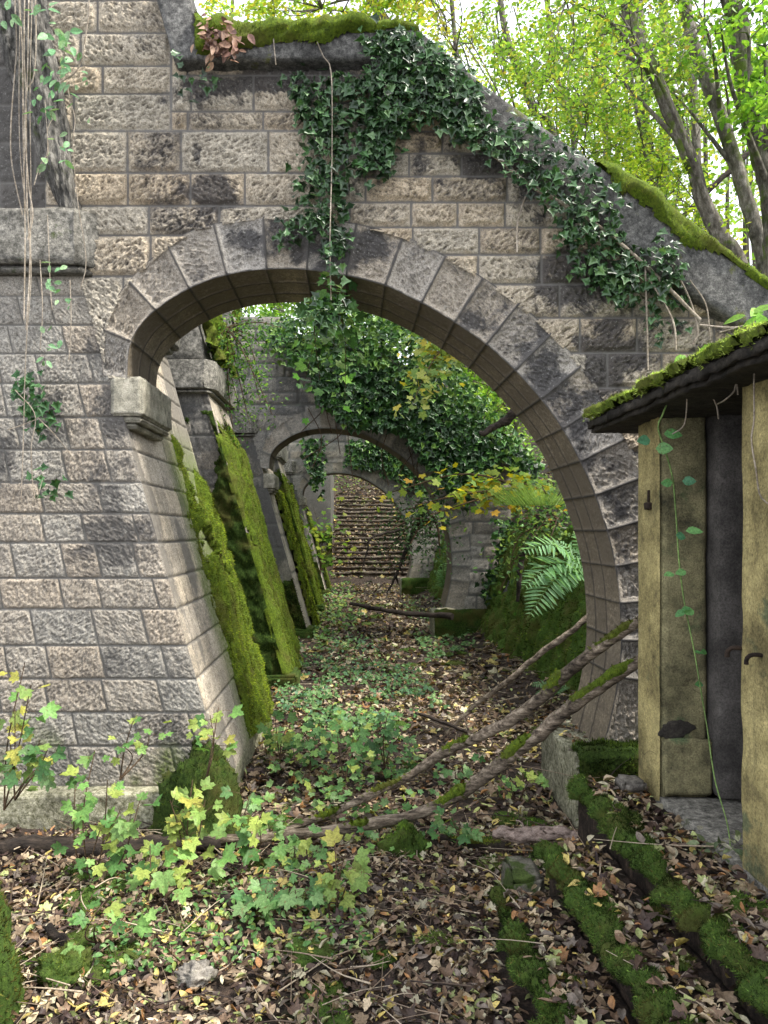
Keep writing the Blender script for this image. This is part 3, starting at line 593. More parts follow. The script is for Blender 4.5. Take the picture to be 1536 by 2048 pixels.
mound('mossy_stump', 'olive mossy stump cut off by the left edge of the foreground', 'stump', (-1.50, 2.98, -.1), (.20, .24, .56), M['moss_step'], 5, 14000, ((.12, .125, .025), (.08, .085, .015), (.04, .045, .01)))

# upper part of the left building: back wall, upper masonry, recessed panel and the old arch rib
bw = thing('building_wall', 'tall dark stone building wall behind the buttresses on the left', 'wall', (-3, 12, 0))
mb = MB()
def Pb(u, v): return np.stack([np.full_like(u, -2.25), 6.0 + u, v], -1)
stone_patch(mb, Pb, 26, 3.6, .05, [.3 * i for i in range(1, 12)], .5, 77, sign=1, stain=lambda Q: .5 + 0 * Q[..., 0], bulge=.01, rough=.01); mb.build('lower_wall', M['far'], bw)
mb = MB(); rough_box(mb, -4.4, -2.26, 5.75, 32, 3.5, 3.6, .25, .01, 3); mb.build('ledge', M['conc'], bw)
mb = MB()
def Pu(u, v): return np.stack([-4.4 + u, np.full_like(u, 5.42), 3.8 + v], -1)
stone_patch(mb, Pu, 3.0, 2.6, .014, [.27 * i for i in range(1, 10)], .42, 79, sign=1, stain=lambda Q: .6 + .5 * fbm(Q[..., 0] * 3, Q[..., 2] * 3, 1, 3), bulge=.012, rough=.012)
mb.build('recessed_panel', M['pier'], bw)
for y0, y1 in ((9.3, 10.8), (13.6, 15.5), (17.9, 19.3), (22.6, 24.5)):
    mb = MB(); 
    def wp(P): P = P.copy(); P[..., 0] = np.where(P[..., 0] > -2.5, P[..., 0] - .22 * (P[..., 2] - 3.95), P[..., 0]); return P
    rough_box(mb, -4.4, -1.78, y0, y1, 3.95, 5.9, .05, .03, 4, warp=wp); mb.build('upper_pier', M['conc'], bw)
    mb = MB()
    def Pm(u, v): return np.stack([-1.76 - .22 * (v) + .0 * u, y0 + u - .02, 3.95 + v], -1)
    s = moss_patch(mb, Pm, y1 - y0, 1.95, .03, lambda Q, u, v: ss(.35, .5, fbm(Q[..., 1] * 3, Q[..., 2] * 2, 4, 4)), .14, 1, 3)
    o = mb.build('upper_moss', M['moss_lit'], bw)
    if y0 < 12: shoots(q := MB(), s, 6000, .03, LITP); q.build('moss_tufts', M['mossleaf'], o, smooth=False)
# rib
L_ = resample(np.array([(-40, 20), (0, 90), (25, 170), (60, 255), (85, 335), (128, 440)], float), 90); R_ = resample(np.array([(70, -60), (98, 10), (118, 120), (140, 250), (150, 350), (170, 440)], float), 90)
nt_ = 44; t = np.linspace(0, 1, nt_); Pp = L_[:, None] * (1 - t[None, :, None]) + R_[:, None] * t[None, :, None]
ph = .10 * np.sin(np.pi * np.clip(t, 0, 1))**.4
Q = np.stack([X5(Pp[..., 0]), 5.0 - ph[None, :] + 0 * Pp[..., 0], Z5(Pp[..., 1])], -1)
Q[..., 1] += .11 * (fbm(Q[..., 0] * 22 + Q[..., 2] * 5, Q[..., 2] * 3.5, 3, 5) - .5) + .03 * (fbm(Q[..., 0] * 30, Q[..., 2] * 30, 3, 3) - .5)
Lb = Q[:, :1].copy(); Lb[..., 1] = 5.43; Rb = Q[:, -1:].copy(); Rb[..., 1] = 5.43
side = lambda A, B: np.concatenate([A * (1 - s) + B * s for s in np.linspace(0, 1, 8)], 1)
Qa = np.concatenate([side(Lb, Q[:, :1])[:, :-1], Q, side(Q[:, -1:], Rb)[:, 1:]], 1)
mb = MB(); mb.add(Qa.reshape(-1, 3), gridF(Qa.shape[0], Qa.shape[1]), stn=.25 * np.ones(Qa.shape[0] * Qa.shape[1])); mb.build('arch_rib', M['ribm'], bw)
# last pier beside the stairs
lp = thing('end_pier', 'plain grey end wall with mossy corner beside the foot of the far stairway', 'wall', (-1.5, 29, 0))
mb = MB()
rough_box(mb, -5, -.80, 28.6, 33, -.2, 4.2, .12, .03, 3); mb.build('wall_block', M['far'], lp)
mb = MB(); s = moss_patch(mb, lambda u, v: np.stack([-1.7 + u, 28.55 + 0 * u, v - .1], -1), .95, 2.1, .05, lambda Q, u, v: ss(.3, .5, fbm(Q[..., 0]*3, Q[..., 2]*3, 1, 3) + .2 * (u > .7)), .1, 1, 3); mb.build('corner_moss', M['moss_dk'], lp)
# ================================================================= ground
def terr(x, y):
    x = np.asarray(x, float); y = np.asarray(y, float)
    z = .07 * (fbm(x * 1.3, y * 1.3, 0, 3) - .5) + .05 * (fbm(x * 5, y * 5, 2, 3) - .5) + .02 * (fbm(x * 19, y * 19, 2, 2) - .5)
    z = z + np.where(y < 4.2, -.02 * (4.2 - y), 0)
    xs = np.where(y > 5.6, 2.75, 3.6); t = ss(0, .5, x - xs)
    z = z + 1.75 * t + .40 * np.clip(x - xs - .4, 0, 12) + 1.0 * ss(.2, 3, x - xs) + .25 * ss(0, .8, x - 1.7) * (y > 5.8) * (y < 26)
    z = z + .45 * np.clip(y - 27.2, 0, 14) + .25 * np.clip(y - 41.2, 0, 30)
    z = z - .5 * ((x > -.7) & (x < 3.1) & (y > 27.7) & (y < 35.1))
    return z
xs = np.unique(np.r_[np.linspace(-60, -5, 24), np.linspace(-5, 4, 260), np.linspace(4, 14, 60), np.linspace(14, 60, 24)])
ys = np.unique(np.r_[np.linspace(-4, 1.5, 14), np.linspace(1.5, 7, 240), np.linspace(7, 30, 240), np.linspace(30, 110, 60)])
a, b = np.meshgrid(xs, ys, indexing='ij'); mb = MB(); mb.add(np.stack([a, b, terr(a, b)], -1).reshape(-1, 3), gridF(*a.shape))
tag(mb.build('ground', M['soil'], origin=(0, 0, 0)), kind='structure')
# stairway far behind, 22 treads climbing the slope
st = thing('stairway', 'far broad stone stairway covered with fallen leaves seen through the farthest arch', 'stairs', (.9, 28, 0))
for i in range(19):
    y = 27.6 + i * .40; z = (i + 1) * .18; mb = MB()
    def wst(P, i=i): P = P.copy(); P[..., 2] += .07 * (fbm(P[..., 0] * 1.3, i * 3.1, 1, 3) - .5); P[..., 1] += .10 * (fbm(P[..., 0] * 1.7, i * 2.3, 5, 3) - .5); return P
    rough_box(mb, -.78, 3.2, y + .05, y + .48, z - .3, z - .05, .12, .02, 4, .03, skip='-z', warp=wst); rough_box(mb, -.78, 3.2, y - .02, y + .42, z - .06, z + .02, .08, .03, 4, .02, warp=wst); o = mb.build('step', M['stairs'], st)
# retaining wall with moss on the right between the arches
for Y0, Y1, sc, lab, n in ((5.85, 13.3, 1, 'battered retaining wall under a thick dark moss coat with ferns on top', 26000), (14.4, 22.3, 2.5, 'farther mossy retaining wall behind the second arch', 4000)):
    root = thing('retaining_wall', lab, 'wall', (2.5, Y0, 0))
    def Pw(u, v): z = -.1 + v; return np.stack([2.28 + .28 * z + .10 * (fbm(u, v, 1, 3) - .5) * 2, Y0 + u, z], -1)
    mb = MB(); stone_patch(mb, Pw, Y1 - Y0, 2.0, .03 * sc, [.3, .6, .9, 1.2, 1.5, 1.75], .45, 5, sign=-1, stain=lambda Q: .7 + 0 * Q[..., 0]); mb.build('wall_face', M['far'], root)
    mb = MB(); s = moss_patch(mb, Pw, Y1 - Y0, 2.0, .022 * sc, lambda Q, u, v: ss(.22, .4, fbm(Q[..., 1] * 2, Q[..., 2] * 2, 1, 4)), .13, -1, 8, drip=(.8, .5))
    o = mb.build('moss', M['moss_step'], root); shoots(q := MB(), s, n, .035 * sc**.5, ((.09, .15, .02), (.06, .11, .015), (.13, .19, .02), (.03, .05, .01)), -.3, 1.3); q.build('moss_tufts', M['mossleaf'], o, smooth=False)
    mb = MB(); rough_box(mb, 2.74, 3.5, Y0, Y1, 1.72, 1.92, .1, .03, 3); mb.build('top_course', M['conc'], root)

# ================================================================= hut and steps on the right
YP = 4.0; XF = X5(1322, YP); ZP = Z5(1590, YP)          # corridor face of the hut, front of its far post, floor
hut = thing('hut', 'small yellow plastered hut with mossy slab roof and dark open doorway', 'hut', (XF + .4, 3.4, ZP))
zt = Z5(828, YP + .1)
mb = MB(); rough_box(mb, XF, XF + .245, YP, YP + .30, ZP - .55, zt + .03, .02, .006, 7, .01); mb.build('far_post', M['plaster_g'], hut)
mb = MB(); rough_box(mb, XF - .012, XF - .002, YP - .004, YP + .30, ZP - .62, zt, .02, .003, 7, .004); mb.build('post_plaster', M['plaster'], hut)
mb = MB(); rough_box(mb, XF - .004, XF + .262, YP - .035, YP - .004, ZP, ZP + .30, .014, .008, 11, .014); mb.build('post_base', M['plaster_g'], hut)
yn = XF * F / (1478 - CX)
mb = MB(); rough_box(mb, XF, XF + .25, yn - 1.6, yn, ZP - .5, zt + .05, .025, .008, 6, .012); mb.build('near_post', M['plaster'], hut)
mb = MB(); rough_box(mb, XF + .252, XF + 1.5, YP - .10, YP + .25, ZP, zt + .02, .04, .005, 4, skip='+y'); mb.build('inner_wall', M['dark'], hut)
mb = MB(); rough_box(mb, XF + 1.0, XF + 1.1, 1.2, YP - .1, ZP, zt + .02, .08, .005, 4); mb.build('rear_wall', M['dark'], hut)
mb = MB()
def wq(P): P = P.copy(); P[..., 2] -= .02 * (fbm(P[..., 1] * 6, P[..., 0] * 3, 1, 3)); return P
rough_box(mb, XF - .03, XF + 1.3, yn - .25, YP + .02, ZP - .50, ZP - .003, .02, .012, 9, .02, warp=wq); mb.build('threshold', M['conc'], hut)
mb = MB(); rough_box(mb, XF + .02, XF + .22, 1.3, YP + .3, zt - .02, zt + .10, .03, .006, 6); mb.build('lintel', M['plaster_g'], hut)
XR = .470 * 0 + (1175 - CX) * 4.62 / F; ZR = Z5(835, 4.62)
mb = MB()
def wr(P): P = P.copy(); P[..., 2] += -.02 * np.clip(P[..., 0] - XR, 0, 3) + .03 * (fbm(P[..., 1] * 3, P[..., 0] * 3, 5, 4) - .5) ; P[..., 0] += .03 * (fbm(P[..., 1] * 7, P[..., 2] * 4, 5, 4) - .5) * (P[..., 0] < XR + .1); return P
rough_box(mb, XR, XR + 1.7, .9, 4.64, ZR - .085, ZR - .0, .02, .012, 22, .03, warp=wr); rf = mb.build('roof_slab', M['roofdark'], hut)
mb = MB()
def Pm(u, v): 
    d = np.clip(v - .045, 0, None); e = np.clip(.045 - v, 0, None)
    return wr(np.stack([XR + d + 0 * u, 4.64 - u, ZR + .012 - e], -1))
s = moss_patch(mb, Pm, 3.7, 1.2, .014, lambda Q, u, v: ss(.02, .045, v + (fbm(u * 14, v * 3, 1, 3) - .5) * .07), .035, 1, 4)
o = mb.build('roof_moss', M['moss_lit'], rf)
q = MB(); P_, N_ = s; sel = P_[:, 0] < XR + .25; shoots(q, (P_[sel], N_[sel]), 26000, .017, ((.34, .46, .07), (.24, .34, .04), (.42, .52, .12)), .15, .8, None, .9); q.build('moss_tufts', M['mossleaf'], rf, smooth=False)
# rusty door fittings
def at(px, py, Y): return W(px, py, Y)
c = at(1303, 1012, 4.12); 
mb = MB(); rough_box(mb, XF - .035, XF - .008, c[1] - .03, c[1] + .03, c[2] - .02, c[2] + .02, .008, .002, 40, .003); rough_box(mb, XF - .026, XF - .012, c[1] - .008, c[1] + .008, c[2] + .02, c[2] + .085, .006, .002, 40, .002); mb.build('latch', M['rust'], hut)
for px, py in ((1482, 1298), (1522, 1312)):
    y = XF * F / (px - CX); z = Z5(py, y); mb = MB()
    tube(mb, [(XF + .02, y, z), (XF - .03, y, z + .005), (XF - .05, y + .01, z - .01), (XF - .052, y + .012, z - .035)], .009, 7, .3, seg=9); mb.build('hook', M['rust'], hut)
th, ph = np.meshgrid(np.linspace(0, 6.2832, 40), np.linspace(0, 1.57, 10), indexing='ij'); rr_ = (.6 + .9 * fbm(np.cos(th) * 1.6, np.sin(th) * 1.6, 3, 3)) * np.sin(ph)
mb = MB(); mb.add(np.stack([XF + .075 + .085 * rr_ * np.cos(th), YP - .003 - .006 * np.cos(ph), ZP + .345 + .05 * rr_ * np.sin(th)], -1).reshape(-1, 3), gridF(*th.shape)); mb.build('hollow_shade_blob', M['roofdark'], hut)  # raised dark blob; its colour stands in for shade inside a broken hollow

SX = [(.70, .16, 3.66), (.985, .32, 3.85), (1.27, .48, 4.30)]
stp = thing('stone_steps', 'three stone steps with shaggy moss along their edges climbing to the hut', 'steps', (1.0, 3, 0))
for i, (x, z, ye) in enumerate(SX):
    mb = MB()
    def wx(P): P = P.copy(); P[..., 0] += .022 * (3.6 - P[..., 1]) + .02 * (fbm(P[..., 1] * 4, P[..., 2] * 3, i, 3) - .5) * (P[..., 0] < x + .1); return P
    rough_box(mb, x, x + (.30 if i < 2 else .9), 1.2, ye, -.3, z - .012, .02, .016, 8, .03, warp=wx, skip='-z'); so_ = mb.build('step', M['soil'], stp)
    mb = MB()
    def Pt(u, v):    # v: up the riser (0.10) then over the tread
        rr = .035; al = rr * 1.571; th = np.clip((v - .015) / al, 0, 1) * 1.571; r = np.clip(.015 - v, 0, None); t = np.clip(v - .015 - al, 0, None)
        return wx(np.stack([x - .02 + rr - rr * np.cos(th) + t + 0 * u, 1.2 + u, z - .012 - rr + rr * np.sin(th) - r], -1)) 
    s = moss_patch(mb, Pt, ye - 1.2, .36, .008, lambda Q, u, v: (.25 + .75 * ss(.24, .36, fbm(u * 3.1, i * 5.5, 2, 4))) * (ss(-.03, .05, .118 + .09 * (fbm(u * 3.2, v * 4, i + 4, 4) - .5) * 2 - v) * ss(-.02, .03, v + (fbm(u * 9, 1, i, 3) - .45) * .10) + .3 * ss(.68, .76, fbm(u * 4, v * 6, i + 3, 3))) * (.12 + 1.3 * ss(.25, .7, fbm(u * 22, v * 22, i + 9, 3))), .045, -1, i + 3, drip=(1.6, 2.2))
    m_ = mb.build('moss', M['moss_step'], stp); shoots(q := MB(), s, 52000, .015, ((.08, .14, .028), (.045, .085, .016), (.13, .20, .04), (.02, .035, .01), (.12, .10, .03)), .3, .9, (4, 4, 2, 3, 1), 1.0); q.build('moss_tufts', M['mossleaf'], m_, smooth=False)
mb = MB(); rough_box(mb, 1.42, 1.55, 4.04, 4.18, .49, .56, .015, .012, 9, .02); tag(mb.build('loose_stone', M['rock']), 'small flat loose stone lying at the foot of the hut post', 'stone')
mb = MB(); rough_box(mb, .80, .97, 3.86, 4.12, -.05, .13, .015, .03, 7, .03); tag(mb.build('fallen_block', M['mossrock']), 'mossy broken stone block lying just past the lowest step', 'stone')
mound('moss_clump', 'low green moss clump on the ground left of the birch log', 'moss', (.30, 4.55, -.02), (.13, .10, .13), M['moss_step'], 8, 3000, ((.13, .21, .03), (.08, .14, .02)), .018)
mound('rubble_stone', 'knobbly pale grey stone lying among the leaves at the bottom', 'stone', W(392, 1950, 3.25) * [1, 1, 0] + [0, 0, .0], (.075, .06, .05), M['rock'], 12)
mound('mossy_stone', 'flat moss grown stone near the left bottom corner', 'stone', W(130, 1930, 3.3) * [1, 1, 0], (.10, .12, .07), M['moss_step'], 15, 2500, ((.13, .17, .03), (.08, .11, .02)), .014)
# ================================================================= ivy on the near wall
IVP = ((.016, .040, .014), (.035, .085, .028), (.06, .14, .045), (.14, .25, .10))
def ivy_leaves(mb, poly, n, Y, depth=.10, size=(.022, .072), pal=IVP, wts=(3, 4, 3, 1), tpl=None):
    p = polypts(poly, n); p = p + rng.normal(0, 9 * 5 / max(Y, 5) + 2, p.shape); q = W(p[:, 0], p[:, 1], Y - rng.uniform(.01, depth, n)); N = np.array([0, -1, .5]) + rndv(n, .5); T = np.array([0, -.1, -.8]) + rndv(n, .75)
    return scatter(mb, tpl or IVY, q, N, T, rng.uniform(*size, n), pick(pal, n, wts), jit=.35)
iv1 = thing('ivy', 'dark green ivy sprawling over the nearest wall and its coping', 'ivy', (.3, 4.9, 3))
mb = MB()
for poly, n, Y in [
    ([(735, 62), (800, 58), (885, 98), (960, 172), (985, 262), (985, 310), (940, 290), (880, 245), (800, 245), (745, 180)], 1250, 4.86),
    ([(555, 150), (745, 150), (800, 230), (790, 290), (745, 300), (740, 250), (690, 220), (640, 250), (600, 235), (590, 190)], 480, 4.95),
    ([(600, 200), (690, 220), (700, 330), (695, 430), (690, 500), (660, 520), (640, 460), (605, 430), (608, 300)], 560, 4.95),
    ([(712, 250), (830, 230), (800, 290), (770, 350), (715, 350)], 240, 4.96),
    ([(550, 455), (610, 420), (650, 430), (600, 480), (555, 490)], 60, 4.95),
    ([(985, 270), (1040, 225), (1120, 292), (1200, 345), (1250, 405), (1240, 480), (1170, 470), (1090, 400), (1000, 340)], 430, 4.84),
    ([(1090, 400), (1240, 470), (1350, 520), (1370, 580), (1250, 590), (1160, 530)], 360, 4.92),
    ([(1240, 560), (1370, 570), (1380, 650), (1320, 690), (1300, 640)], 90, 4.96),
    ([(1300, 470), (1350, 480), (1370, 560), (1330, 560)], 60, 4.84),
    ([(640, 585), (690, 590), (680, 660), (640, 650), (610, 610)], 60, 4.93),
    ([(640, 500), (690, 490), (685, 560), (655, 580)], 30, 4.9),
    ([(350, 110), (365, 190), (440, 175), (440, 150), (380, 140)], 22, 4.84),
    ([(1150, 520), (1270, 560), (1290, 620), (1230, 600), (1160, 555)], 90, 4.95)]: ivy_leaves(mb, poly, n, Y)
mb.build('leaves', M['ivy'], iv1, smooth=False)
mb = MB()
def pxtube(mb, pts, Y, r, n=6, seg=None, rough=.2, **k):
    p = np.array(pts, float); Yv = p[:, 2] if p.shape[1] > 2 else np.full(len(p), Y); return tube(mb, W(p[:, 0], p[:, 1], Yv), r, n, rough, seg=seg or len(p) * 5, **k)
for pts, r in [([(930, 240), (960, 290), (1000, 320), (1060, 370), (1130, 410), (1200, 455), (1290, 530), (1400, 640)], .012), ([(1062, 372), (1045, 410), (1035, 450), (1034, 505)], .006),
               ([(1290, 520), (1293, 620), (1296, 740)], .006), ([(1300, 560), (1345, 640), (1352, 700)], .006), ([(1345, 530), (1380, 600), (1395, 660), (1385, 690)], .006), ([(1380, 560), (1412, 610), (1420, 680)], .004),
               ([(633, 80), (645, 110), (662, 145), (664, 300), (660, 480), (662, 600)], .004), ([(545, 50), (548, 90), (552, 130)], .004), ([(820, 190), (880, 230), (940, 260)], .008)]:
    pxtube(mb, pts, 4.845, r)
mb.build('stems', M['dead'], iv1)
iv2 = thing('ivy', 'dense ivy and bramble mass smothering the wall above the second arch', 'ivy', (1, 13.3, 3))
mb = MB()
D2 = ((.022, .06, .02), (.04, .11, .028), (.08, .20, .04), (.20, .36, .07))
for poly, n, w in [([(520, 660), (620, 610), (770, 610), (850, 660), (1000, 830), (1080, 930), (1060, 980), (960, 850), (760, 740), (600, 740), (540, 700)], 3000, (1, 3, 5, 4)),
                   ([(620, 740), (760, 740), (960, 850), (1000, 900), (930, 1000), (880, 960), (800, 860), (700, 850), (640, 800)], 4400, (4, 5, 2, .5)),
                   ([(960, 850), (1060, 920), (1075, 1000), (1060, 960), (1000, 890)], 400, (3, 3, 2, 1)),
                   ([(860, 950), (930, 960), (990, 900), (1000, 940), (930, 1010)], 260, (3, 3, 1, .3)),
                   ([(985, 1040), (1060, 1050), (1080, 1140), (1010, 1230), (960, 1180), (990, 1120)], 500, (4, 3, 1, .5))]:
    ivy_leaves(mb, poly, n, 13.35, .55, (.07, .12), D2, w)
mb.build('leaves', M['ivy'], iv2, smooth=False)
mb = MB(); 
for k in range(26): x, y = rng.uniform(600, 1000), rng.uniform(700, 900); pxtube(mb, [(x, y), (x + rng.uniform(-40, 40), y + 60), (x + rng.uniform(-50, 50), y + 120)], 13.38, .008)
mb.build('stems', M['stem'], iv2)
iv3 = thing('ivy', 'thin ivy veil on the grey wall above the farthest arch', 'ivy', (0, 22.3, 3))
mb = MB(); ivy_leaves(mb, [(700, 880), (800, 885), (860, 960), (840, 985), (760, 940), (690, 930)], 1000, 22.4, .2, (.10, .16), D2, (3, 4, 2, 1)); ivy_leaves(mb, [(600, 870), (650, 880), (645, 1000), (620, 960)], 260, 22.4, .2, (.10, .16), D2, (3, 3, 1, 1))
mb.build('leaves', M['ivy'], iv3, smooth=False)
# shrub hanging over the top of the mossy buttress
def shrub(name, label, cat, root_px, Y, tips, nleaf, size, pal, mat='leaf', tpl=OVAL, r=.012, sd=.10, wts=None, stem='stem', up=(0, -.3, .8), group=None):
    b0 = W(root_px[0], root_px[1], Y); t = thing(name, label, cat, tuple(b0), group); mb, ml = MB(), MB()
    for tx, ty, dy in tips:
        e = W(tx, ty, Y + dy); mid = (b0 + e) / 2 + [0, 0, .12 * np.linalg.norm(e - b0)] + rng.normal(0, .05, 3); path = resample([b0, mid, e], 14); tube(mb, path, [r, r * .3], 5)
        for k in range(nleaf):
            i = rng.integers(3, 14); p = path[i] + rng.normal(0, sd, 3); 
            scatter(ml, tpl, [p], [np.array(up) + rng.normal(0, .5, 3)], [np.array([0, -.1, -.6]) + rng.normal(0, .6, 3)], rng.uniform(*size), pick(pal, 1, wts))
    mb.build('stems', M[stem], t); ml.build('leaves', M[mat], t, smooth=False); return t
GP = ((.08, .19, .04), (.13, .28, .06), (.05, .12, .03), (.25, .40, .10))
shrub('shrub', 'small leaved privet like shrub drooping beside the mossy buttress top', 'shrub', (455, 655), 10.0, [(520, 760, 0), (545, 830, -.3), (480, 820, 0), (530, 700, .2), (455, 760, -.1), (500, 850, -.2), (470, 900, 0), (500, 640, .3), (560, 655, .4), (430, 700, -.3), (520, 800, -.2)], 130, (.035, .065), GP, sd=.11)
shrub('climber', 'bright climber trailing down in the middle of the opening with lobed leaves', 'climber', (662, 600), 4.95, [(668, 700, .6), (640, 760, 1.2), (600, 800, 1.6), (720, 740, 1.2), (690, 800, 1.5), (645, 625, .1), (680, 610, .1)], 26, (.055, .10), ((.12, .26, .08), (.18, .34, .11), (.07, .17, .05), (.28, .42, .16)), tpl=MAPLE, r=.006, sd=.07)
shrub('maple_branch', 'pale yellowing maple sprays hanging in front of the thick ivy', 'branch', (890, 690), 11.5, [(830, 700, 0), (850, 760, -.4), (815, 830, -.6), (880, 740, 0), (830, 650, .2), (900, 720, .2)], 46, (.09, .15), ((.30, .40, .12), (.45, .48, .14), (.50, .42, .06), (.18, .28, .08)), tpl=MAPLE, sd=.14)
shrub('yellow_maple', 'low maple limb with yellow leaves reaching left from the bank', 'branch', (1130, 1010), 9.5, [(860, 1030, -.2), (900, 990, 0), (950, 960, .3), (1000, 1000, .3), (1040, 985, 0), (830, 1010, .4), (780, 985, .6)], 55, (.07, .13), ((.55, .45, .03), (.35, .45, .07), (.22, .36, .08), (.62, .36, .05)), tpl=MAPLE, r=.022, sd=.10, wts=(3, 3, 3, .7), stem='stem')
shrub('yew_bush', 'dark fine leaved bush leaning into the passage left of the second arch pier', 'shrub', (870, 1040), 13.0, [(800, 1020, 0), (780, 1060, -.3), (820, 1090, -.2), (860, 1080, 0), (770, 1110, .1), (840, 1000, .2), (880, 1110, -.2)], 200, (.04, .08), ((.035, .075, .03), (.06, .12, .045), (.10, .18, .07)), sd=.20, r=.03)
shrub('yellow_seedling', 'sparse yellow leaved seedling in front of the far stairs', 'sapling', (640, 1150), 19.0, [(640, 1060, 0), (650, 1020, .3), (680, 1000, .5), (700, 1065, .5), (625, 1010, -.2)], 22, (.10, .17), ((.40, .46, .06), (.20, .34, .06), (.12, .24, .05)), tpl=MAPLE, sd=.22)
shrub('bank_bramble', 'grassy bramble tangle on top of the mossy bank', 'bramble', (1120, 1040), 8.6, [(1040, 1030, 0), (1080, 990, .2), (1000, 1080, 0), (1060, 1080, -.2), (1100, 1080, -.3), (1020, 1130, 0), (1000, 1180, .2)], 90, (.04, .08), ((.05, .12, .03), (.10, .20, .05), (.22, .32, .08)), sd=.16)
def grass_tuft(label, px, py, Y, n, L, pal):
    c = W(px, py, Y); mb = MB(); a = rng.uniform(0, 6.28, n); R = np.stack([np.cos(a), np.sin(a), np.zeros(n)], -1)
    P = c + R * rng.uniform(0, .35, (n, 1)) * [1.3, 1, .3]; U_ = R * rng.uniform(.3, 1.4, (n, 1)) + np.array([-.3, -.3, .9]); scatter(mb, BLADE, P, np.cross(U_, np.array([0, 0, 1.])) + .2, U_, rng.uniform(.6, 1.2, n) * L, pick(pal, n), aspect=np.full(n, .07)); tag(mb.build('grass_tuft', M['leaf'], smooth=False, origin=tuple(c)), label, 'grass')
grass_tuft('pale long grass tuft arching on top of the bank beside the right arch leg', 1080, 1010, 8.4, 500, .35, ((.22, .34, .08), (.32, .44, .12), (.14, .24, .05)))

# ferns
def fern(label, px, py, Y, fronds):
    c = W(px, py, Y); t = thing('fern', label, 'fern', tuple(c))
    for ex, ey, dy in fronds:
        e = W(ex, ey, Y + dy); mid = c * .5 + e * .5 + [0, 0, .22 * np.linalg.norm(e - c)]; path = resample([c, mid, e], 24); mb = MB(); tube(mb, path, [.005, .001], 4, col=(.16, .28, .08))
        T = nrm(np.gradient(path, axis=0)); side = nrm(np.cross(T, np.array([0, -.45, 1.]))); Nn = nrm(np.cross(side, T)); Lf = np.linalg.norm(e - c)
        for s in (-1, 1):
            i = np.arange(3, 23); f = (i - 3) / 19; ln = Lf * .23 * np.sin(np.pi * np.clip(f * .82 + .18, 0, 1))**.8 + .012
            d = nrm(side[i] * s + T[i] * .35 - np.array([0, 0, .22]) + rndv(20, .08)); scatter(mb, LANCE, path[i], Nn[i] + rndv(20, .15), d, ln, np.tile([.26, .46, .24], (20, 1)) * (.8 + .4 * f[:, None]), curl=.3, jit=.25, aspect=np.full(20, .62))
        mb.build('frond', M['leaf'], t, smooth=False)
    return t
fern('large pale green fern with long fronds arching from the mossy bank', 1180, 1150, 7.0, [(1035, 1105, -.2), (1040, 1180, -.3), (1052, 1240, -.4), (1085, 1085, .2), (1120, 1190, -.2), (1150, 1060, .3)])
fern('small fern low on the ground by the fallen thin branch', 1110, 1390, 7.6, [(1060, 1370, 0), (1070, 1400, -.1), (1125, 1350, .1), (1140, 1375, 0)])
fern('dark little fern right of the farthest arch foot', 890, 1180, 18.5, [(865, 1140, 0), (870, 1170, 0), (905, 1150, .2), (885, 1120, .2)])

# ================================================================= fallen wood
def log(name, label, pts, r, mat='log', moss=(), cat='branch', rough=.35, n=12, seg=70):
    p = np.array(pts, float); path = resample(W(p[:, 0], p[:, 1], p[:, 2]), seg); q_ = np.linspace(0, 9, seg); path = path + np.stack([0 * q_, fbm(q_, 3, len(label), 3) - .5, fbm(q_, 8, len(label), 3) - .5], -1) * r[0] * 1.3; t = thing(name, label, cat, tuple(path[0])); mb = MB(); tube(mb, path, r, n, rough); 
    for k in range(3 if seg == 70 and cat == 'branch' and r[0] > .02 else 0):
        i = int(rng.uniform(.15, .85) * seg); dd = nrm(rng.normal(0, 1, 3) + [0, -.3, .5]); L_b = rng.uniform(.05, .16); tube(mb, resample([path[i], path[i] + dd * L_b * .5 + rndv(1, .01)[0], path[i] + dd * L_b], 6), [r[0] * .35, r[0] * .15], 6, .3)
    o = mb.build('wood', M[mat], t)
    R = np.interp(np.linspace(0, 1, seg), np.linspace(0, 1, len(r)), r)
    for a, b in moss:
        i = np.arange(int(a * seg), int(b * seg)); q = path[i] + np.stack([0 * i, -R[i] * .22, R[i] * .5], -1); mb = MB(); tube(mb, q, [R[i[0]] * .2, R[i[len(i)//3]] * .85, R[i[len(i)//2]] * .7, R[i[-1]] * .2], 10, .9); m_ = mb.build('moss', M['moss_lit'], t)
        ms = MB(); V = mb.V[0]; N = nrm(V - np.repeat(q, 10, 0)); shoots(ms, (V, N), 2600, .013, LITP, .3, 1.0, None, .8); ms.build('moss_tufts', M['mossleaf'], m_, smooth=False)
    return t
log('fallen_branch', 'upper of two long mossy branches leaning on the hut corner', [(1300, 1228, 4.42), (1210, 1290, 4.5), (1150, 1335, 4.58), (1060, 1410, 4.75), (990, 1455, 4.85), (900, 1500, 5.0), (820, 1550, 5.1), (740, 1592, 5.0), (650, 1632, 4.9), (560, 1668, 4.78)], [.030, .038, .036, .030, .026, .018], moss=((.01, .20), (.19, .34), (.46, .60), (.66, .80), (.84, .93)))
log('fallen_branch', 'lower and thicker of two long mossy branches, with cracked brown bark, ending left of centre', [(1310, 1300, 4.42), (1240, 1345, 4.48), (1150, 1405, 4.5), (1080, 1465, 4.55), (1000, 1530, 4.6), (930, 1580, 4.65), (860, 1615, 4.68), (740, 1650, 4.64), (620, 1664, 4.60), (500, 1674, 4.55), (410, 1684, 4.52)], [.034, .042, .042, .040, .034, .032, .03, .03], 'log', moss=((.01, .28), (.27, .42), (.44, .58), (.66, .74)))
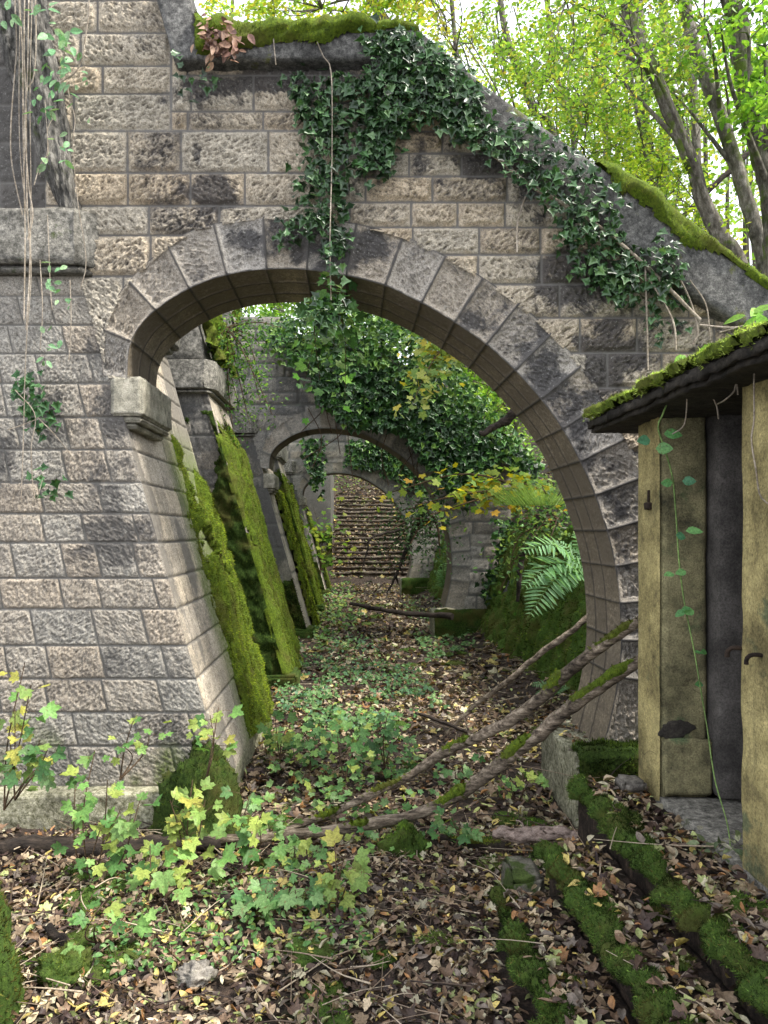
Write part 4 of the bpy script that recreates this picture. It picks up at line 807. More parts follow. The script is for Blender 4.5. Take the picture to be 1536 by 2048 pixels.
log('fallen_log', 'blackish wet log lying along the foot of the left plinth behind the saplings', [(-60, 1690, 4.5), (80, 1692, 4.48), (200, 1694, 4.46), (330, 1692, 4.46), (440, 1690, 4.47)], [.05, .052, .046, .03], 'logdark', cat='log', rough=.4)
log('thin_branch', 'thin bare brown branch leaning up against the mossy bank behind the right arch leg', [(1200, 1215, 6.6), (1165, 1245, 6.55), (1080, 1310, 6.7), (1000, 1372, 6.85), (940, 1420, 6.95), (882, 1480, 6.95)], [.026, .026, .022, .014], rough=.3)
log('birch_log', 'short broken birch log with split dark end lying by the steps', [(985, 1665, 4.42), (1040, 1668, 4.40), (1100, 1668, 4.36), (1150, 1674, 4.34), (1185, 1682, 4.32)], [.022, .045, .040, .038, .034], 'birch', rough=.3)
log('mossy_branch', 'short moss covered stick on the ground left of the birch log', [(880, 1672, 4.6), (930, 1685, 4.55), (1010, 1692, 4.5)], [.015, .025, .02], 'logdark', moss=((.1, .95),))
log('dead_branch', 'forked dark dead branch lying in the foreground leaf litter', [(445, 1790, 3.9), (500, 1830, 3.8), (545, 1850, 3.7), (600, 1868, 3.6), (660, 1885, 3.55)], [.02, .03, .022, .012], 'logdark', moss=((.3, .5),))
log('dead_branch', 'dark rotting branch in the lower left litter', [(95, 1858, 3.55), (130, 1890, 3.5), (160, 1925, 3.4), (205, 1955, 3.3)], [.02, .024, .018], 'logdark')
log('dead_branch', 'blackish stick behind the saplings beneath the wall of the arch', [(830, 1425, 6.9), (900, 1450, 6.8), (960, 1475, 6.6)], [.012, .018, .01], 'logdark')
log('dead_branch', 'long dark limb lying across the passage floor before the second arch foot', [(700, 1208, 13.2), (780, 1222, 12.8), (860, 1230, 12.6), (905, 1232, 12.4)], [.03, .04, .05], 'logdark')
log('dead_branch', 'crooked black limb slanting through the second arch', [(850, 1010, 14), (820, 1080, 13.9), (800, 1130, 13.8), (775, 1185, 13.6)], [.07, .05, .03, .015], 'logdark')
log('dead_branch', 'black limb hanging over the bank in front of the second arch leg', [(1140, 975, 9.2), (1085, 1020, 9.3), (1070, 1060, 9.4), (1045, 1110, 9.5), (1035, 1200, 9.5)], [.05, .05, .04, .02], 'logdark', moss=())
log('dead_branch', 'thin forked black twig before the far stairs', [(800, 1060, 12.5), (745, 1075, 12.4), (735, 1100, 12.4), (725, 1135, 12.4)], [.025, .018, .008], 'logdark', n=6)
log('dead_limb', 'slanting dead limb propped above the far right edge of the arch opening', [(1060, 800, 9.5), (1010, 840, 9.6), (960, 870, 9.7)], [.06, .06, .03], 'logdark')

# ================================================================= saplings
SP = ((.15, .30, .075), (.21, .36, .10), (.09, .21, .055), (.32, .40, .09)); YP_ = ((.28, .36, .085), (.22, .34, .085), (.42, .41, .09)); TP = ((.08, .19, .06), (.13, .26, .085), (.19, .32, .12))
def sapling(label, bx, by, Y, tops, size, pal, nl=9, name='maple_sapling', tpl=MAPLE, spread=.10):
    b0 = W(bx, by, Y); t = thing(name, label, 'sapling', tuple(b0)); ms, ml = MB(), MB()
    for tx, ty, dy in tops:
        e = W(tx, ty, Y + dy); mid = (b0 + e) / 2 + rng.normal(0, .025, 3); path = resample([b0, mid, e], 16); tube(ms, path, [.0055, .0025], 5)
        hgt = max(.2, e[2] - b0[2])
        for k in range(nl):
            f = 1 - (k // 2) * .16 - .02; i = int(np.clip(f, .35, 1) * 15); a = rng.uniform(0, 6.28); rr = spread * rng.uniform(.35, 1.3); L = path[i] + [math.cos(a) * rr, math.sin(a) * rr, rng.uniform(-.04, .05)]
            tube(ms, resample([path[i], (path[i] + L) / 2 + [0, 0, .015], L], 5), .0012, 3)
            out = L - path[i]; out[2] = 0
            scatter(ml, tpl, [L], [np.array([0, -.55, .8]) + rng.normal(0, .33, 3)], [nrm(out) * .8 + np.array([0, -.35, -.35])], rng.uniform(*size) * rng.uniform(.55, .95), pick(pal, 1), curl=.6)
    ms.build('stem', M['stem'], t); ml.build('leaves', M['sap'], t, smooth=False); return t
sapling('tall yellow green maple sapling at the left edge against the buttress wall', 8, 1620, 4.3, [(50, 1325, 0), (62, 1370, -.1), (30, 1420, -.1), (80, 1480, 0)], (.07, .12), YP_ + SP[:1], 9)
sapling('maple sapling with large green leaves near the left edge, below the yellow one', 30, 1600, 4.2, [(95, 1500, 0), (20, 1480, 0), (70, 1540, -.1)], (.10, .16), TP, 5)
sapling('bushy green maple sapling standing left of the moss mound', 180, 1790, 4.15, [(190, 1500, 0), (215, 1560, -.1), (150, 1570, 0), (240, 1620, 0), (200, 1660, -.15), (280, 1600, 0)], (.08, .15), SP, 7)
sapling('slender sapling with few leaves reaching highest in front of the pale blocks', 240, 1560, 4.4, [(265, 1445, 0), (300, 1450, .1), (245, 1490, 0)], (.06, .10), SP, 5)
sapling('sapling with yellow blotched leaves in front of the moss mound', 370, 1760, 4.2, [(385, 1560, 0), (340, 1600, -.1), (410, 1600, 0), (360, 1640, -.1)], (.08, .14), YP_, 8)
sapling('short green sapling right of the moss mound by the buttress foot', 485, 1720, 4.3, [(500, 1590, 0), (525, 1620, 0), (480, 1640, -.1), (520, 1660, -.1)], (.08, .14), TP + SP, 7)
sapling('thin sapling with a small pale crown before the buttress corner', 410, 1570, 4.5, [(437, 1415, 0), (420, 1430, .1)], (.07, .11), YP_ + SP, 8)
sapling('maple seedling with wide pale leaves on the bare patch below the long branch', 290, 1830, 3.9, [(300, 1690, 0), (330, 1720, 0), (410, 1720, 0)], (.11, .16), SP, 5)
sapling('low rounded maple seedling in the centre foreground', 560, 1850, 3.75, [(560, 1765, 0), (590, 1780, 0), (530, 1780, 0)], (.08, .13), TP, 8)
sapling('yellowish seedling on a dark stem right of the centre foreground', 670, 1850, 3.8, [(690, 1710, 0), (700, 1750, 0), (670, 1690, 0)], (.07, .12), YP_, 7)
sapling('pair of flat light green leaves on short stems in the left foreground', 195, 1890, 3.5, [(195, 1820, 0), (250, 1830, 0), (190, 1850, -.1)], (.09, .13), SP, 3)
sapling('compound leaved blue green seedling at the lower left', 225, 1975, 3.3, [(205, 1930, 0), (235, 1925, 0), (320, 1950, .1)], (.035, .06), TP, 14, 'seedling', OVAL)
sapling('green seedling standing in front of the lower long branch', 620, 1540, 5.6, [(640, 1440, 0), (600, 1460, 0), (650, 1480, 0)], (.08, .13), TP + SP, 8)
sapling('sapling with a yellow touch at the edge of the green patch', 560, 1520, 5.9, [(575, 1450, 0), (590, 1480, 0), (550, 1430, 0)], (.08, .13), SP + YP_[:1], 8)
sapling('tall thin seedling in the middle of the passage with pale leaves', 690, 1560, 5.4, [(700, 1440, 0), (720, 1470, 0), (675, 1470, 0)], (.08, .13), SP, 7)
sapling('seedling touching the upper long branch at its middle', 770, 1540, 5.8, [(775, 1430, 0), (755, 1460, 0), (800, 1470, 0)], (.08, .12), TP, 7)
sapling('small bluish seedling between the two long branches', 915, 1620, 5.0, [(930, 1500, 0), (910, 1530, 0)], (.06, .10), TP, 7)
sapling('pale seedling right of the lower long branch on the litter', 1040, 1600, 5.0, [(1045, 1545, 0), (1020, 1560, 0), (1060, 1560, 0)], (.06, .10), SP, 7)
sapling('seedling under the lower long branch near its bend', 900, 1700, 4.5, [(905, 1640, 0), (920, 1650, 0)], (.08, .12), TP, 5)
sapling('green seedling between the saplings and the long branch, left of centre', 600, 1760, 4.4, [(610, 1670, 0), (590, 1690, 0), (635, 1700, 0)], (.07, .12), SP + TP, 8)

# ================================================================= ground cover and litter (nobody could count it)
def gxy(n, x0, x1, y0, y1, pw=1.0): 
    u = rng.uniform(0, 1, n); y = (y0**pw + u * (y1**pw - y0**pw))**(1 / pw) if pw else y0 * (y1 / y0)**u; return rng.uniform(x0, x1, n), y
def floor_z(x, y):
    z = terr(x, y)
    for sx, sz, ye in SX: w_ = sx + .022 * (3.6 - y); z = np.where((x > w_ + .03) & (y < ye - .02), np.maximum(z, sz), z)
    i = np.clip(np.floor((y - 27.6) / .40), -1, 18); return np.where((y > 27.6) & (y < 35.6) & (x > -.78) & (x < 3.2), np.maximum(z, (i + 1) * .18 + .03), z)
LP = ((.17, .11, .07), (.085, .055, .04), (.29, .21, .135), (.44, .35, .23), (.055, .035, .03), (.55, .44, .14), (.32, .36, .14), (.33, .17, .07), (.19, .155, .125), (.46, .42, .29))
mb = MB()
for n, x0, x1, y0, y1, s0, s1, pw in ((25000, -2.4, 2.6, 2.1, 4.9, .022, .062, 1), (13000, -1.5, 2.6, 4.9, 9.5, .04, .085, 0), (12000, -1.3, 3.0, 9.5, 27, .06, .13, 0), (6500, -.8, 3.2, 27.6, 38, .07, .15, 1), (5000, 2.8, 7, 6, 25, .06, .12, 1)):
    x, y = gxy(n, x0, x1, y0, y1, pw); k = (x > -1.0 - .0 * y) | (y < 4.8); k &= ~((y > 4.8) & (y < 5.85) & (x > 1.4)) & ~((x > XF - .05) & (y < 4.3)); 
    for sx, sz, ye in SX: w_ = sx + .022 * (3.6 - y); k &= ~((x > w_ - .055) & (x < w_ + .02) & (y < ye))
    k &= (fbm(x * 1.5, y * 1.5, 77, 4) > .40) | (rng.random(len(x)) < .3)
    x, y = x[k], y[k]; m = len(x)
    P = np.stack([x, y, floor_z(x, y) + rng.uniform(.002, .028, m)], -1); c = pick(LP, m, (4.5, 4.5, 5, 3.2, 3.6, 1.4, 1.7, 1.2, 3, 2)); tp = rng.random(m)
    for tpl, a, b in ((OVAL, 0, .55), (LANCE, .55, .84), (MAPLE, .84, 1)):
        q = (tp >= a) & (tp < b); mm = q.sum(); scatter(mb, tpl, P[q], np.array([0, 0, 1]) + rndv(mm, .42), rndv(mm) * [1, 1, .2], rng.uniform(s0, s1, mm) * (1.0 if tpl is OVAL else 1.15), c[q], curl=.9, jit=.4)
m = 110; P = np.stack([rng.uniform(1.44, 1.66, m), rng.uniform(4.88, 5.75, m), rng.uniform(.462, .485, m)], -1); scatter(mb, OVAL, P, np.array([0, 0, 1]) + rndv(m, .3), rndv(m) * [1, 1, .2], rng.uniform(.03, .06, m), pick(LP, m), curl=.8, jit=.4)
for k in range(260):
    sx, sz, ye = SX[rng.integers(3)]; y = rng.uniform(2, ye - .1); x = sx + .022 * (3.6 - y) + rng.uniform(-.01, .12); scatter(mb, (OVAL, LANCE, MAPLE)[rng.integers(3)], [[x, y, sz + rng.uniform(.025, .055)]], [np.array([-.15, 0, 1]) + rng.normal(0, .35, 3)], [rng.normal(0, 1, 3)], rng.uniform(.03, .07), pick(LP, 1), curl=.9)
tag(mb.build('leaf_litter', M['litter'], smooth=False, origin=(0, 3, 0)), kind='stuff')
mb = MB()
for k in range(900):
    if k < 520: x, y = rng.uniform(-2, 2.2), rng.uniform(2.2, 5)
    else: x, y = rng.uniform(-1, 2.4), 5 * (24 / 5)**rng.random()
    if x > .5 and y < 4.3 and k % 5 or x > XF - .1 and y < 4.3 or (4.8 < y < 5.85 and x > 1.3): continue
    a = rng.uniform(0, 3.14); l = rng.uniform(.05, .22) * (1 + y * .06); dx, dy = math.cos(a) * l, math.sin(a) * l; xx = np.array([x - dx, x, x + dx]); yy = np.array([y - dy, y, y + dy]) + rng.uniform(-.03, .03, 3)
    zz = np.max(floor_z(xx, yy)) + rng.uniform(.012, .05, 3); tube(mb, resample(np.stack([xx, yy, zz], -1), 6), [rng.uniform(.0015, .005), .0012], 4, col=pick(((.10, .07, .05), (.28, .21, .15), (.05, .035, .03), (.45, .37, .27)), 1)[0])
tag(mb.build('twig_litter', M['litter'], origin=(0, 3, 0)), kind='stuff')
mb = MB()
def cover(n, poly, size, hgt, pal, tpl=MAPLE):
    p = polypts(poly, n); Y = H * F / (p[:, 1] - CY); x = (p[:, 0] - CX) * Y / F; cl = fbm(x * 1.6, Y * 1.6, 3, 3); k = cl > .38; x, Y = x[k], Y[k]; m = len(x); hh = rng.uniform(.2, 1, m) * hgt
    scatter(mb, tpl, np.stack([x, Y, terr(x, Y) + hh], -1), np.array([0, -.35, .9]) + rndv(m, .35), rndv(m) * [1, 1, .3] - [0, .3, 0], rng.uniform(*size, m), pick(pal, m), curl=.4)
cover(2300, [(590, 1290), (700, 1270), (830, 1340), (900, 1440), (760, 1480), (560, 1450), (545, 1380)], (.03, .06), .13, TP + ((.10, .22, .11),))
cover(420, [(520, 1430), (800, 1440), (860, 1560), (640, 1640), (540, 1600)], (.035, .075), .18, SP + TP)
cover(700, [(600, 1180), (700, 1165), (740, 1240), (640, 1290), (600, 1260)], (.06, .10), .15, SP)
cover(700, [(800, 1200), (900, 1200), (960, 1300), (850, 1330)], (.04, .07), .10, TP)
cover(120, [(550, 1640), (900, 1600), (960, 1700), (560, 1760)], (.04, .07), .12, SP + TP)
cover(700, [(160, 1760), (700, 1740), (760, 1900), (200, 1960)], (.02, .045), .07, SP + TP, OVAL)
tag(mb.build('ground_cover', M['sap'], smooth=False, origin=(0, 5, 0)), kind='stuff')
mb, mq = MB(), MB()
for k in range(90):   # low moss pads on the litter
    if k < 45: x, y = rng.uniform(-1.9, 1.9), rng.uniform(2.4, 5.2)
    else: x, y = rng.uniform(-.8, 2.2), rng.uniform(5.8, 20)
    if x > 1.5 and y < 6: continue
    r = rng.uniform(.04, .10) * (1 + .05 * y); th, ph = np.meshgrid(np.linspace(0, 6.2832, 22), np.linspace(0, 1.9, 9), indexing='ij'); d = np.stack([np.cos(th) * np.sin(ph), np.sin(th) * np.sin(ph), np.cos(ph) * .32], -1)
    P = np.array([x, y, float(floor_z(x, y)) - .005]) + d * r * (.5 + fbm(d[..., 0] * 2 + k, d[..., 1] * 2, d[..., 2], 4))[..., None]; mb.add(P.reshape(-1, 3), gridF(*th.shape, flip=True)); shoots(mq, (P.reshape(-1, 3), nrm(d).reshape(-1, 3)), int(700 if y < 6 else 200), .014 + .001 * y, STEPP, .4, 1, None, .7)
mp = tag(mb.build('moss_pads', M['moss_step'], origin=(0, 5, 0)), kind='stuff'); tag(mq.build('moss_pad_tufts', M['mossleaf'], smooth=False, origin=(0, 5, 0)), kind='stuff')
# ================================================================= hanging roots and climbers
CH = ((.14, .30, .14), (.22, .40, .20), (.30, .46, .24))
hr = thing('hanging_roots', 'long pale hanging roots and thin vines trailing over the old rib at upper left', 'vines', (-1.9, 4.75, 3.5))
mb = MB()
for i, pts in enumerate([[(35, -40), (42, 60), (45, 120), (47, 300), (50, 470), (48, 640)], [(28, -40), (33, 90), (30, 140), (22, 250), (24, 330), (45, 430)], [(50, -40), (48, 100), (52, 200), (54, 400), (60, 520), (52, 660)],
    [(58, -40), (55, 150), (50, 250), (57, 370), (66, 430), (55, 480)], [(70, -40), (72, 90), (66, 160), (52, 190), (48, 330)], [(175, -40), (178, 20), (170, 80), (165, 115), (150, 145), (120, 165)], [(135, 170), (140, 200), (150, 240), (146, 290), (155, 400), (172, 520), (160, 580)],
    [(90, 200), (95, 300), (80, 330), (68, 370)], [(110, 230), (95, 260), (96, 310), (78, 350)], [(80, 520), (85, 620), (80, 700)], [(140, 560), (142, 640), (138, 720)], [(60, 460), (62, 560), (52, 700), (46, 900), (42, 1000)], [(95, 430), (100, 560), (104, 620)],
    [(40, 0), (38, 200), (42, 330), (60, 470)], [(64, 0), (60, 180), (62, 420), (58, 560)], [(30, 780), (70, 830), (62, 900), (70, 1000), (85, 960)], [(70, 840), (45, 850), (15, 860)], [(75, 835), (110, 870), (150, 920)]]):
    pxtube(mb, pts, 4.78 - .02 * (i % 4), .0045 if i < 6 else .003, 5, rough=.1)
mb.build('roots', M['dead'], hr)
ml = MB()
for poly, n, s in [([(70, 0), (130, 10), (160, 120), (150, 200), (100, 160)], 46, (.045, .09)), ([(60, 150), (130, 160), (150, 320), (90, 330)], 26, (.04, .08)), ([(75, 530), (135, 545), (135, 620), (85, 620)], 14, (.04, .07)), ([(90, 650), (120, 690), (70, 740)], 8, (.04, .06)), ([(0, 0), (30, 10), (10, 40)], 6, (.06, .09))]:
    ivy_leaves(ml, poly, n, 4.74, .12, s, CH, (1, 1, 1), OVAL)
for poly, n in [([(35, 750), (80, 760), (78, 800), (50, 820), (35, 780)], 36), ([(20, 800), (110, 810), (115, 840), (70, 850)], 34), ([(70, 970), (100, 960), (130, 975), (95, 1000)], 10), ([(75, 950), (95, 940), (80, 990)], 6)]: ivy_leaves(ml, poly, n, 4.9, .08, (.04, .07), ((.05, .13, .05), (.09, .20, .08)), (1, 1))
ml.build('leaves', M['sap'], hr, smooth=False)
dv = thing('dry_vines', 'bare dry vine stems dangling from the mossy roof edge of the hut', 'vines', (1.5, 3.6, 2.6)); mb = MB()
for i, pts in enumerate([[(1372, 720, 3.45), (1390, 740, 3.45), (1415, 780, 3.45), (1432, 808, 3.45), (1437, 838, 3.45)], [(1480, 690, 3.1), (1472, 760, 3.1), (1470, 780, 3.1), (1450, 800, 3.1), (1435, 808, 3.45)], [(1472, 760, 3.1), (1476, 790, 3.1)],
    [(1510, 660, 2.9), (1508, 760, 2.9), (1508, 840, 2.9), (1503, 880, 2.9), (1512, 940, 2.9), (1520, 990, 2.9), (1540, 1010, 2.9)], [(1374, 735, 3.5), (1374, 800, 3.5), (1368, 850, 3.6), (1345, 868, 3.7)], [(1455, 690, 3.2), (1440, 745, 3.2), (1420, 765, 3.3)],
    [(1268, 780, 4.0), (1270, 825, 4.0)], [(1240, 800, 4.2), (1245, 820, 4.2)], [(1494, 690, 3.0), (1495, 730, 3.0)], [(1400, 650, 3.3), (1470, 655, 3.1), (1530, 640, 2.9)], [(1440, 665, 3.2), (1500, 650, 3.0), (1545, 660, 2.9)]]): mb = MB(); pxtube(mb, pts, 0, .0035, 5, rough=.1); mb.build('stem', M['dead'], dv)
ml = MB(); ivy_leaves(ml, [(1465, 625), (1536, 618), (1536, 650), (1480, 645)], 9, 3.0, .1, (.08, .12), ((.20, .42, .05), (.28, .50, .08)), (1, 1), OVAL); ivy_leaves(ml, [(1375, 688), (1415, 690), (1410, 700), (1380, 700)], 3, 3.4, .05, (.07, .10), ((.20, .42, .05),), None, OVAL); ml.build('leaves', M['leaf'], dv, smooth=False)
cv = thing('climbing_vine', 'single green climber stem with paired leaves hanging down the hut front', 'climber', (1.55, 3.8, 2.4)); mb, ml = MB(), MB()
path = [(1365, 735, 3.6), (1345, 780, 3.65), (1325, 830, 3.7), (1316, 855, 3.72), (1330, 900, 3.74), (1345, 955, 3.74), (1352, 1030, 3.74), (1358, 1120, 3.74), (1368, 1200, 3.74), (1380, 1260, 3.72), (1390, 1310, 3.7), (1400, 1370, 3.65), (1415, 1460, 3.6), (1430, 1560, 3.5), (1455, 1650, 3.4), (1465, 1740, 3.3)]
pxtube(mb, path, 0, [.005, .004, .003], 5, rough=.05); mb.build('stem', M['gstem'], cv)
for px, py, s in [(1328, 868, .11), (1300, 880, .09), (1312, 897, .10), (1322, 762, .09), (1345, 965, .07), (1365, 962, .08), (1372, 1062, .10), (1352, 1070, .07), (1348, 1148, .07), (1372, 1143, .07), (1370, 1222, .07), (1388, 1222, .07), (1380, 1215, .06), (1388, 1304, .06), (1402, 1302, .05), (1393, 1366, .05), (1404, 1367, .05)]:
    s *= .78; scatter(ml, OVAL, [W(px, py, 3.72)], [np.array([0, -.7, .6]) + rng.normal(0, .3, 3)], [np.array([rng.choice([-1, 1]), -.2, -.1])], s, pick(((.14, .36, .12), (.20, .44, .15), (.12, .32, .17)), 1), aspect=[1.5])
ml.build('leaves', M['sap'], cv, smooth=False)
shrub('dry_plant', 'dry curled grey green plant at the foot of the near hut post', 'plant', (1500, 1790), 3.25, [(1400, 1690, .2), (1420, 1740, .1), (1450, 1720, 0), (1500, 1700, 0), (1480, 1760, -.1), (1530, 1730, 0), (1380, 1720, .2), (1470, 1680, .1), (1440, 1780, -.1), (1520, 1790, -.2), (1490, 1830, -.3)], 34, (.03, .06), ((.22, .27, .14), (.35, .36, .22), (.10, .14, .07), (.40, .38, .30)), sd=.05, r=.003, mat='sap')
# dry leaf heap on the coping
mb = MB(); ivy_leaves(mb, [(405, 55), (440, 45), (480, 75), (470, 105), (430, 110), (410, 85)], 110, 4.84, .12, (.04, .08), ((.25, .14, .09), (.15, .08, .06), (.38, .24, .16)), (1, 1, 1), OVAL); tag(mb.build('dry_leaf_clump', M['litter'], smooth=False), 'reddish brown dry leaf clump caught on the mossy coping', 'dead leaves')

# ================================================================= trees
CP = ((.20, .34, .05), (.28, .41, .065), (.12, .24, .04), (.42, .45, .08), (.52, .40, .07)); CW = (4, 4, 3, 2, .35)
def tree(label, trunk, r, crown, ncl, npc, size=(.05, .09), pal=CP, wts=CW, mat='bark', name='tree', spread=.28, ylim=1.6, ivy=False, tpl=RHOMB, cat='tree', nlimb=5):
    r = [x * .78 for x in r]; p = np.array(trunk, float); path = W(p[:, 0], p[:, 1], p[:, 2]); b = path[-1].copy(); zg = float(terr(b[0], b[1])) - .1
    if b[2] > zg: path = np.vstack([path, [b[0] + .05, b[1], zg]])
    path = path[::-1]; path = resample(path, 60); t = thing(name, label, cat, tuple(path[0])); mb = MB(); tube(mb, path, r, 12, .18)
    ml = MB(); Ym = p[:, 2].mean(); c = polypts(crown, ncl); C_ = W(c[:, 0], c[:, 1], Ym + rng.uniform(-ylim, ylim, ncl))
    limbs = []
    for k in range(nlimb):          # main limbs towards random cluster centres
        e = C_[rng.integers(ncl)]; i = int(rng.uniform(.35, .95) * 59); s = path[i]; m = (s + e) / 2 + [0, 0, .12 * np.linalg.norm(e - s)] + rng.normal(0, .08, 3); q = resample([s, m, e], 16); tube(mb, q, [np.interp(i, [0, 59], [r[0], r[-1]]) * .42, .006], 6, .1); limbs.append(q)
    A = np.vstack([path[20:]] + limbs)
    for e in C_:
        d = np.linalg.norm(A - e, axis=1) - .25 * (A[:, 2] < e[2]); s = A[np.argmin(d)]; 
        if np.linalg.norm(e - s) < 3.2: tube(mb, resample([s, (s + e) / 2 + rng.normal(0, .06, 3), e], 6), [.011, .004], 4)
        for j in range(3):
            o = rng.normal(0, spread * .8, 3); tube(mb, resample([e, e + o * .6 + [0, 0, .03], e + o], 4), [.004, .002], 3, cap=False)
            n = npc // 3; f = rng.random((n, 1)); P = e + o * f * 1.2 + rng.normal(0, spread * .33, (n, 3)) * [1, 1, .55]
            scatter(ml, tpl, P, np.array([0, 0, .8]) + rndv(n, .55), rndv(n) * [1, 1, .4] - [0, 0, .3], rng.uniform(*size, n), pick(pal, n, wts))
    mb.build('trunk', M[mat], t); ml.build('crown', M['leaf'], t, smooth=False)
    if ivy:
        mi = MB(); n = 500; i = rng.integers(4, 50, n); a = rng.uniform(0, 6.28, n); R = np.stack([np.cos(a), np.sin(a), 0 * a], -1); scatter(mi, IVY, path[i] + R * (r[0] * .9) + rndv(n, .03), R + [0, 0, .3], np.array([0, 0, -1]) + rndv(n, .5), .08, pick(((.04, .12, .03), (.07, .18, .04)), n)); mi.build('trunk_ivy', M['ivy'], t, smooth=False)
    return t
TR = [
 ('large leaning mossy tree, leftmost of the big trunks right behind the sloping coping', [(1235, -80, 9), (1262, 40, 9), (1300, 130, 9), (1345, 240, 9), (1385, 330, 9), (1405, 400, 9), (1440, 470, 9), (1485, 560, 9)], [.14, .12, .10, .09], [(1080, -80), (1320, -60), (1340, 160), (1200, 250), (1100, 180)], 34, 66, dict(mat='bark')),
 ('grey tree leaning left, second trunk from the right edge', [(1350, -80, 10.5), (1383, 75, 10.5), (1408, 150, 10.5), (1443, 240, 10.5), (1478, 350, 10.5), (1508, 450, 10.5), (1530, 540, 10.5)], [.16, .13, .11, .10], [(1280, -80), (1480, -60), (1460, 180), (1330, 200)], 30, 66, dict(mat='bark_pale')),
 ('thick dark mossy tree rising along the right edge', [(1450, -80, 9.6), (1478, 100, 9.6), (1498, 200, 9.6), (1518, 300, 9.6), (1545, 430, 9.6)], [.17, .15, .13], [(1430, -80), (1600, -60), (1580, 330), (1500, 260), (1440, 60)], 30, 66, dict(size=(.07, .12), tpl=OVAL, pal=((.22, .42, .05), (.32, .52, .07), (.14, .30, .04)), wts=(1, 1, 1))),
 ('pale straight tree standing between the two leaning ones', [(1370, -80, 15), (1385, 150, 15), (1393, 300, 15), (1398, 460, 15)], [.12, .11, .09], [(1300, 20), (1440, 20), (1450, 260), (1320, 320)], 22, 66, dict(mat='bark_pale', size=(.07, .12))),
 ('slim forked dark tree left of the bright clearing', [(990, -80, 12), (1010, 60, 12), (1040, 150, 12), (1070, 230, 12), (1110, 320, 12)], [.10, .08, .06], [(900, -60), (1130, -60), (1160, 180), (1060, 260), (960, 130)], 30, 66, dict(size=(.06, .10))),
 ('thin dark tree rising straight behind the ivy shoulder', [(895, -80, 10), (905, 20, 10), (912, 100, 10), (925, 180, 10), (1000, 380, 10), (1160, 560, 10)], [.05, .045, .035], [(820, -60), (960, -60), (950, 120), (860, 90)], 16, 50, dict(pal=((.30, .36, .06), (.42, .38, .07), (.20, .28, .05)), wts=(1, 1, 1))),
 ('ivy wrapped straight tree in the middle distance', [(1270, -80, 16), (1285, 120, 16), (1290, 300, 16), (1292, 430, 16)], [.17, .14, .11], [(1180, 60), (1330, 60), (1340, 330), (1200, 360)], 26, 66, dict(ivy=True, size=(.07, .12))),
 ('second ivy clad tree right of the yellow maples', [(1325, -80, 18), (1330, 200, 18), (1327, 350, 18), (1322, 460, 18)], [.19, .16, .12], [(1250, 150), (1420, 150), (1440, 400), (1290, 420)], 24, 66, dict(ivy=True, size=(.08, .13))),
 ('thin upright tree in the centre of the right hand wood', [(1195, -80, 14), (1205, 80, 14), (1210, 220, 14), (1212, 380, 14)], [.07, .06, .05], [(1110, 20), (1260, 0), (1270, 260), (1130, 280)], 34, 70, dict(size=(.06, .10))),
 ('yellow green maple with dense sprays above the sloping ivy', [(1085, -60, 11), (1100, 60, 11), (1120, 180, 11), (1150, 330, 11)], [.06, .05, .035], [(1010, 120), (1140, 80), (1240, 200), (1270, 350), (1180, 330), (1060, 230)], 46, 80, dict(size=(.05, .08))),
 ('sapling like tree with golden leaves close behind the coping', [(1250, 60, 10.5), (1275, 230, 10.5), (1310, 390, 10.5), (1330, 470, 10.5)], [.05, .04, .02], [(1180, 230), (1300, 260), (1420, 420), (1440, 520), (1330, 430), (1230, 350)], 34, 70, dict(size=(.05, .08), pal=((.36, .50, .05), (.45, .52, .06), (.25, .42, .05)), wts=(1, 1, 1))),
 ('broad crowned maple behind the horizontal coping at top', [(600, -200, 11), (700, -60, 11), (900, 220, 11), (1130, 520, 11)], [.12, .10, .07], [(400, -140), (880, -140), (850, 60), (700, 90), (420, 90)], 60, 90, dict(size=(.06, .10), pal=((.36, .50, .06), (.50, .54, .07), (.62, .50, .07), (.22, .38, .06)), wts=(3, 3, 1, 2))),
 ('tall far tree behind the building end with yellow crown left of centre', [(480, -250, 34), (470, -60, 34), (462, 60, 34), (460, 200, 34)], [.12, .10, .08], [(380, -120), (640, -120), (620, 80), (400, 90)], 36, 80, dict(size=(.08, .13), pal=((.36, .50, .06), (.55, .54, .07), (.22, .38, .06)), wts=(3, 2, 2))),
 ('bushy green tree on the bank seen through the upper right of the near arch', [(985, 620, 15), (1000, 740, 15), (1030, 830, 15)], [.12, .1, .08], [(800, 600), (960, 640), (1080, 800), (1040, 880), (960, 830), (860, 720)], 60, 90, dict(size=(.08, .13), pal=((.22, .40, .06), (.32, .50, .08), (.14, .28, .05), (.42, .52, .12)), wts=(3, 3, 2, 1))),
 ('light green tree behind the ivy topped second arch', [(760, 480, 18), (850, 640, 18), (1000, 830, 18)], [.14, .12, .1], [(520, 540), (860, 560), (860, 680), (700, 650), (520, 640)], 60, 90, dict(size=(.10, .16), pal=((.20, .38, .06), (.30, .48, .08), (.13, .26, .05)), wts=(3, 3, 2))),
]
for lab, tr_, r, crown, ncl, npc, kw in TR: tree(lab, tr_, r, crown, ncl, npc, **kw)
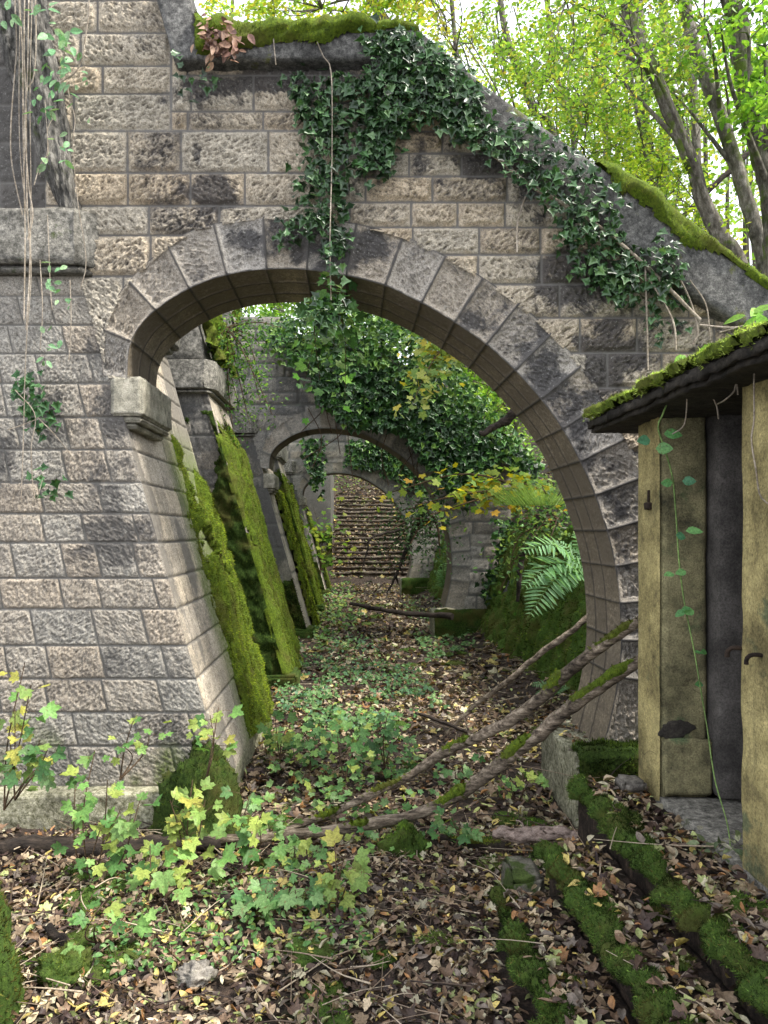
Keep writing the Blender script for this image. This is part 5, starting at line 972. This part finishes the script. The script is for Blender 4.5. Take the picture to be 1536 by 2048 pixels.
log('leaning_pole', 'straight dead trunk leaning diagonally across the trees at the right', [(1560, 245, 12), (1480, 320, 12), (1400, 400, 12), (1350, 450, 12)], [.05, .045, .04], 'logdark', cat='trunk', rough=.15)
# far woods: leaves and thin stems deep in the valley, one mass
mb, mt = MB(), MB()
n = 40000; Y = rng.uniform(20, 48, n); px = rng.uniform(420, 1600, n); py = rng.uniform(60, 760, n); px += 0
keep_ = fbm(px / 60, py / 60, Y / 7, 3) > .48; px, py, Y = px[keep_], py[keep_], Y[keep_]; P = W(px, py, Y); k = P[:, 2] > terr(P[:, 0], P[:, 1]); P = P[k]; m = len(P)
scatter(mb, RHOMB, P, np.array([0, 0, .7]) + rndv(m, .6), rndv(m), rng.uniform(.16, .30, m), pick(CP, m, CW))
x = rng.uniform(-8, 26, 90); y = rng.uniform(22, 50, 90)
for a, b in zip(x, y):
    if -3 < a < 5 and b < 42: continue
    z0 = float(terr(a, b)); h = rng.uniform(10, 18); tube(mb, resample([(a, b, z0 - .2), (a + rng.normal(0, .4), b, z0 + h * .5), (a + rng.normal(0, .9), b, z0 + h)], 8), [rng.uniform(.06, .16), .03], 6, col=pick(((.10, .09, .07), (.17, .15, .12), (.06, .05, .04)), 1)[0])
tag(mb.build('far_woods', M['leaf'], smooth=False, origin=(5, 30, 0)), kind='stuff')
mb = MB(); n = 22000; x = np.r_[rng.uniform(2.9, 14, n // 2), rng.uniform(-9, 12, n // 2)]; y = np.r_[rng.uniform(6, 26, n // 2), rng.uniform(34, 48, n // 2)]; z = terr(x, y) + rng.uniform(0, .5, n) * (.5 + fbm(x, y, 0, 3))
k = (fbm(x * .8, y * .8, 4, 3) > .42) & ~((y > 26) & (y < 34.8) & (x > -.8) & (x < 3.3)); m = k.sum()
scatter(mb, OVAL, np.stack([x, y, z], -1)[k], np.array([0, -.4, .8]) + rndv(m, .4), rndv(m), rng.uniform(.06, .14, m), pick(((.10, .22, .05), (.20, .34, .07), (.30, .42, .10), (.06, .14, .03)), m)); tag(mb.build('bank_undergrowth', M['leaf'], smooth=False, origin=(5, 20, 0)), kind='stuff')
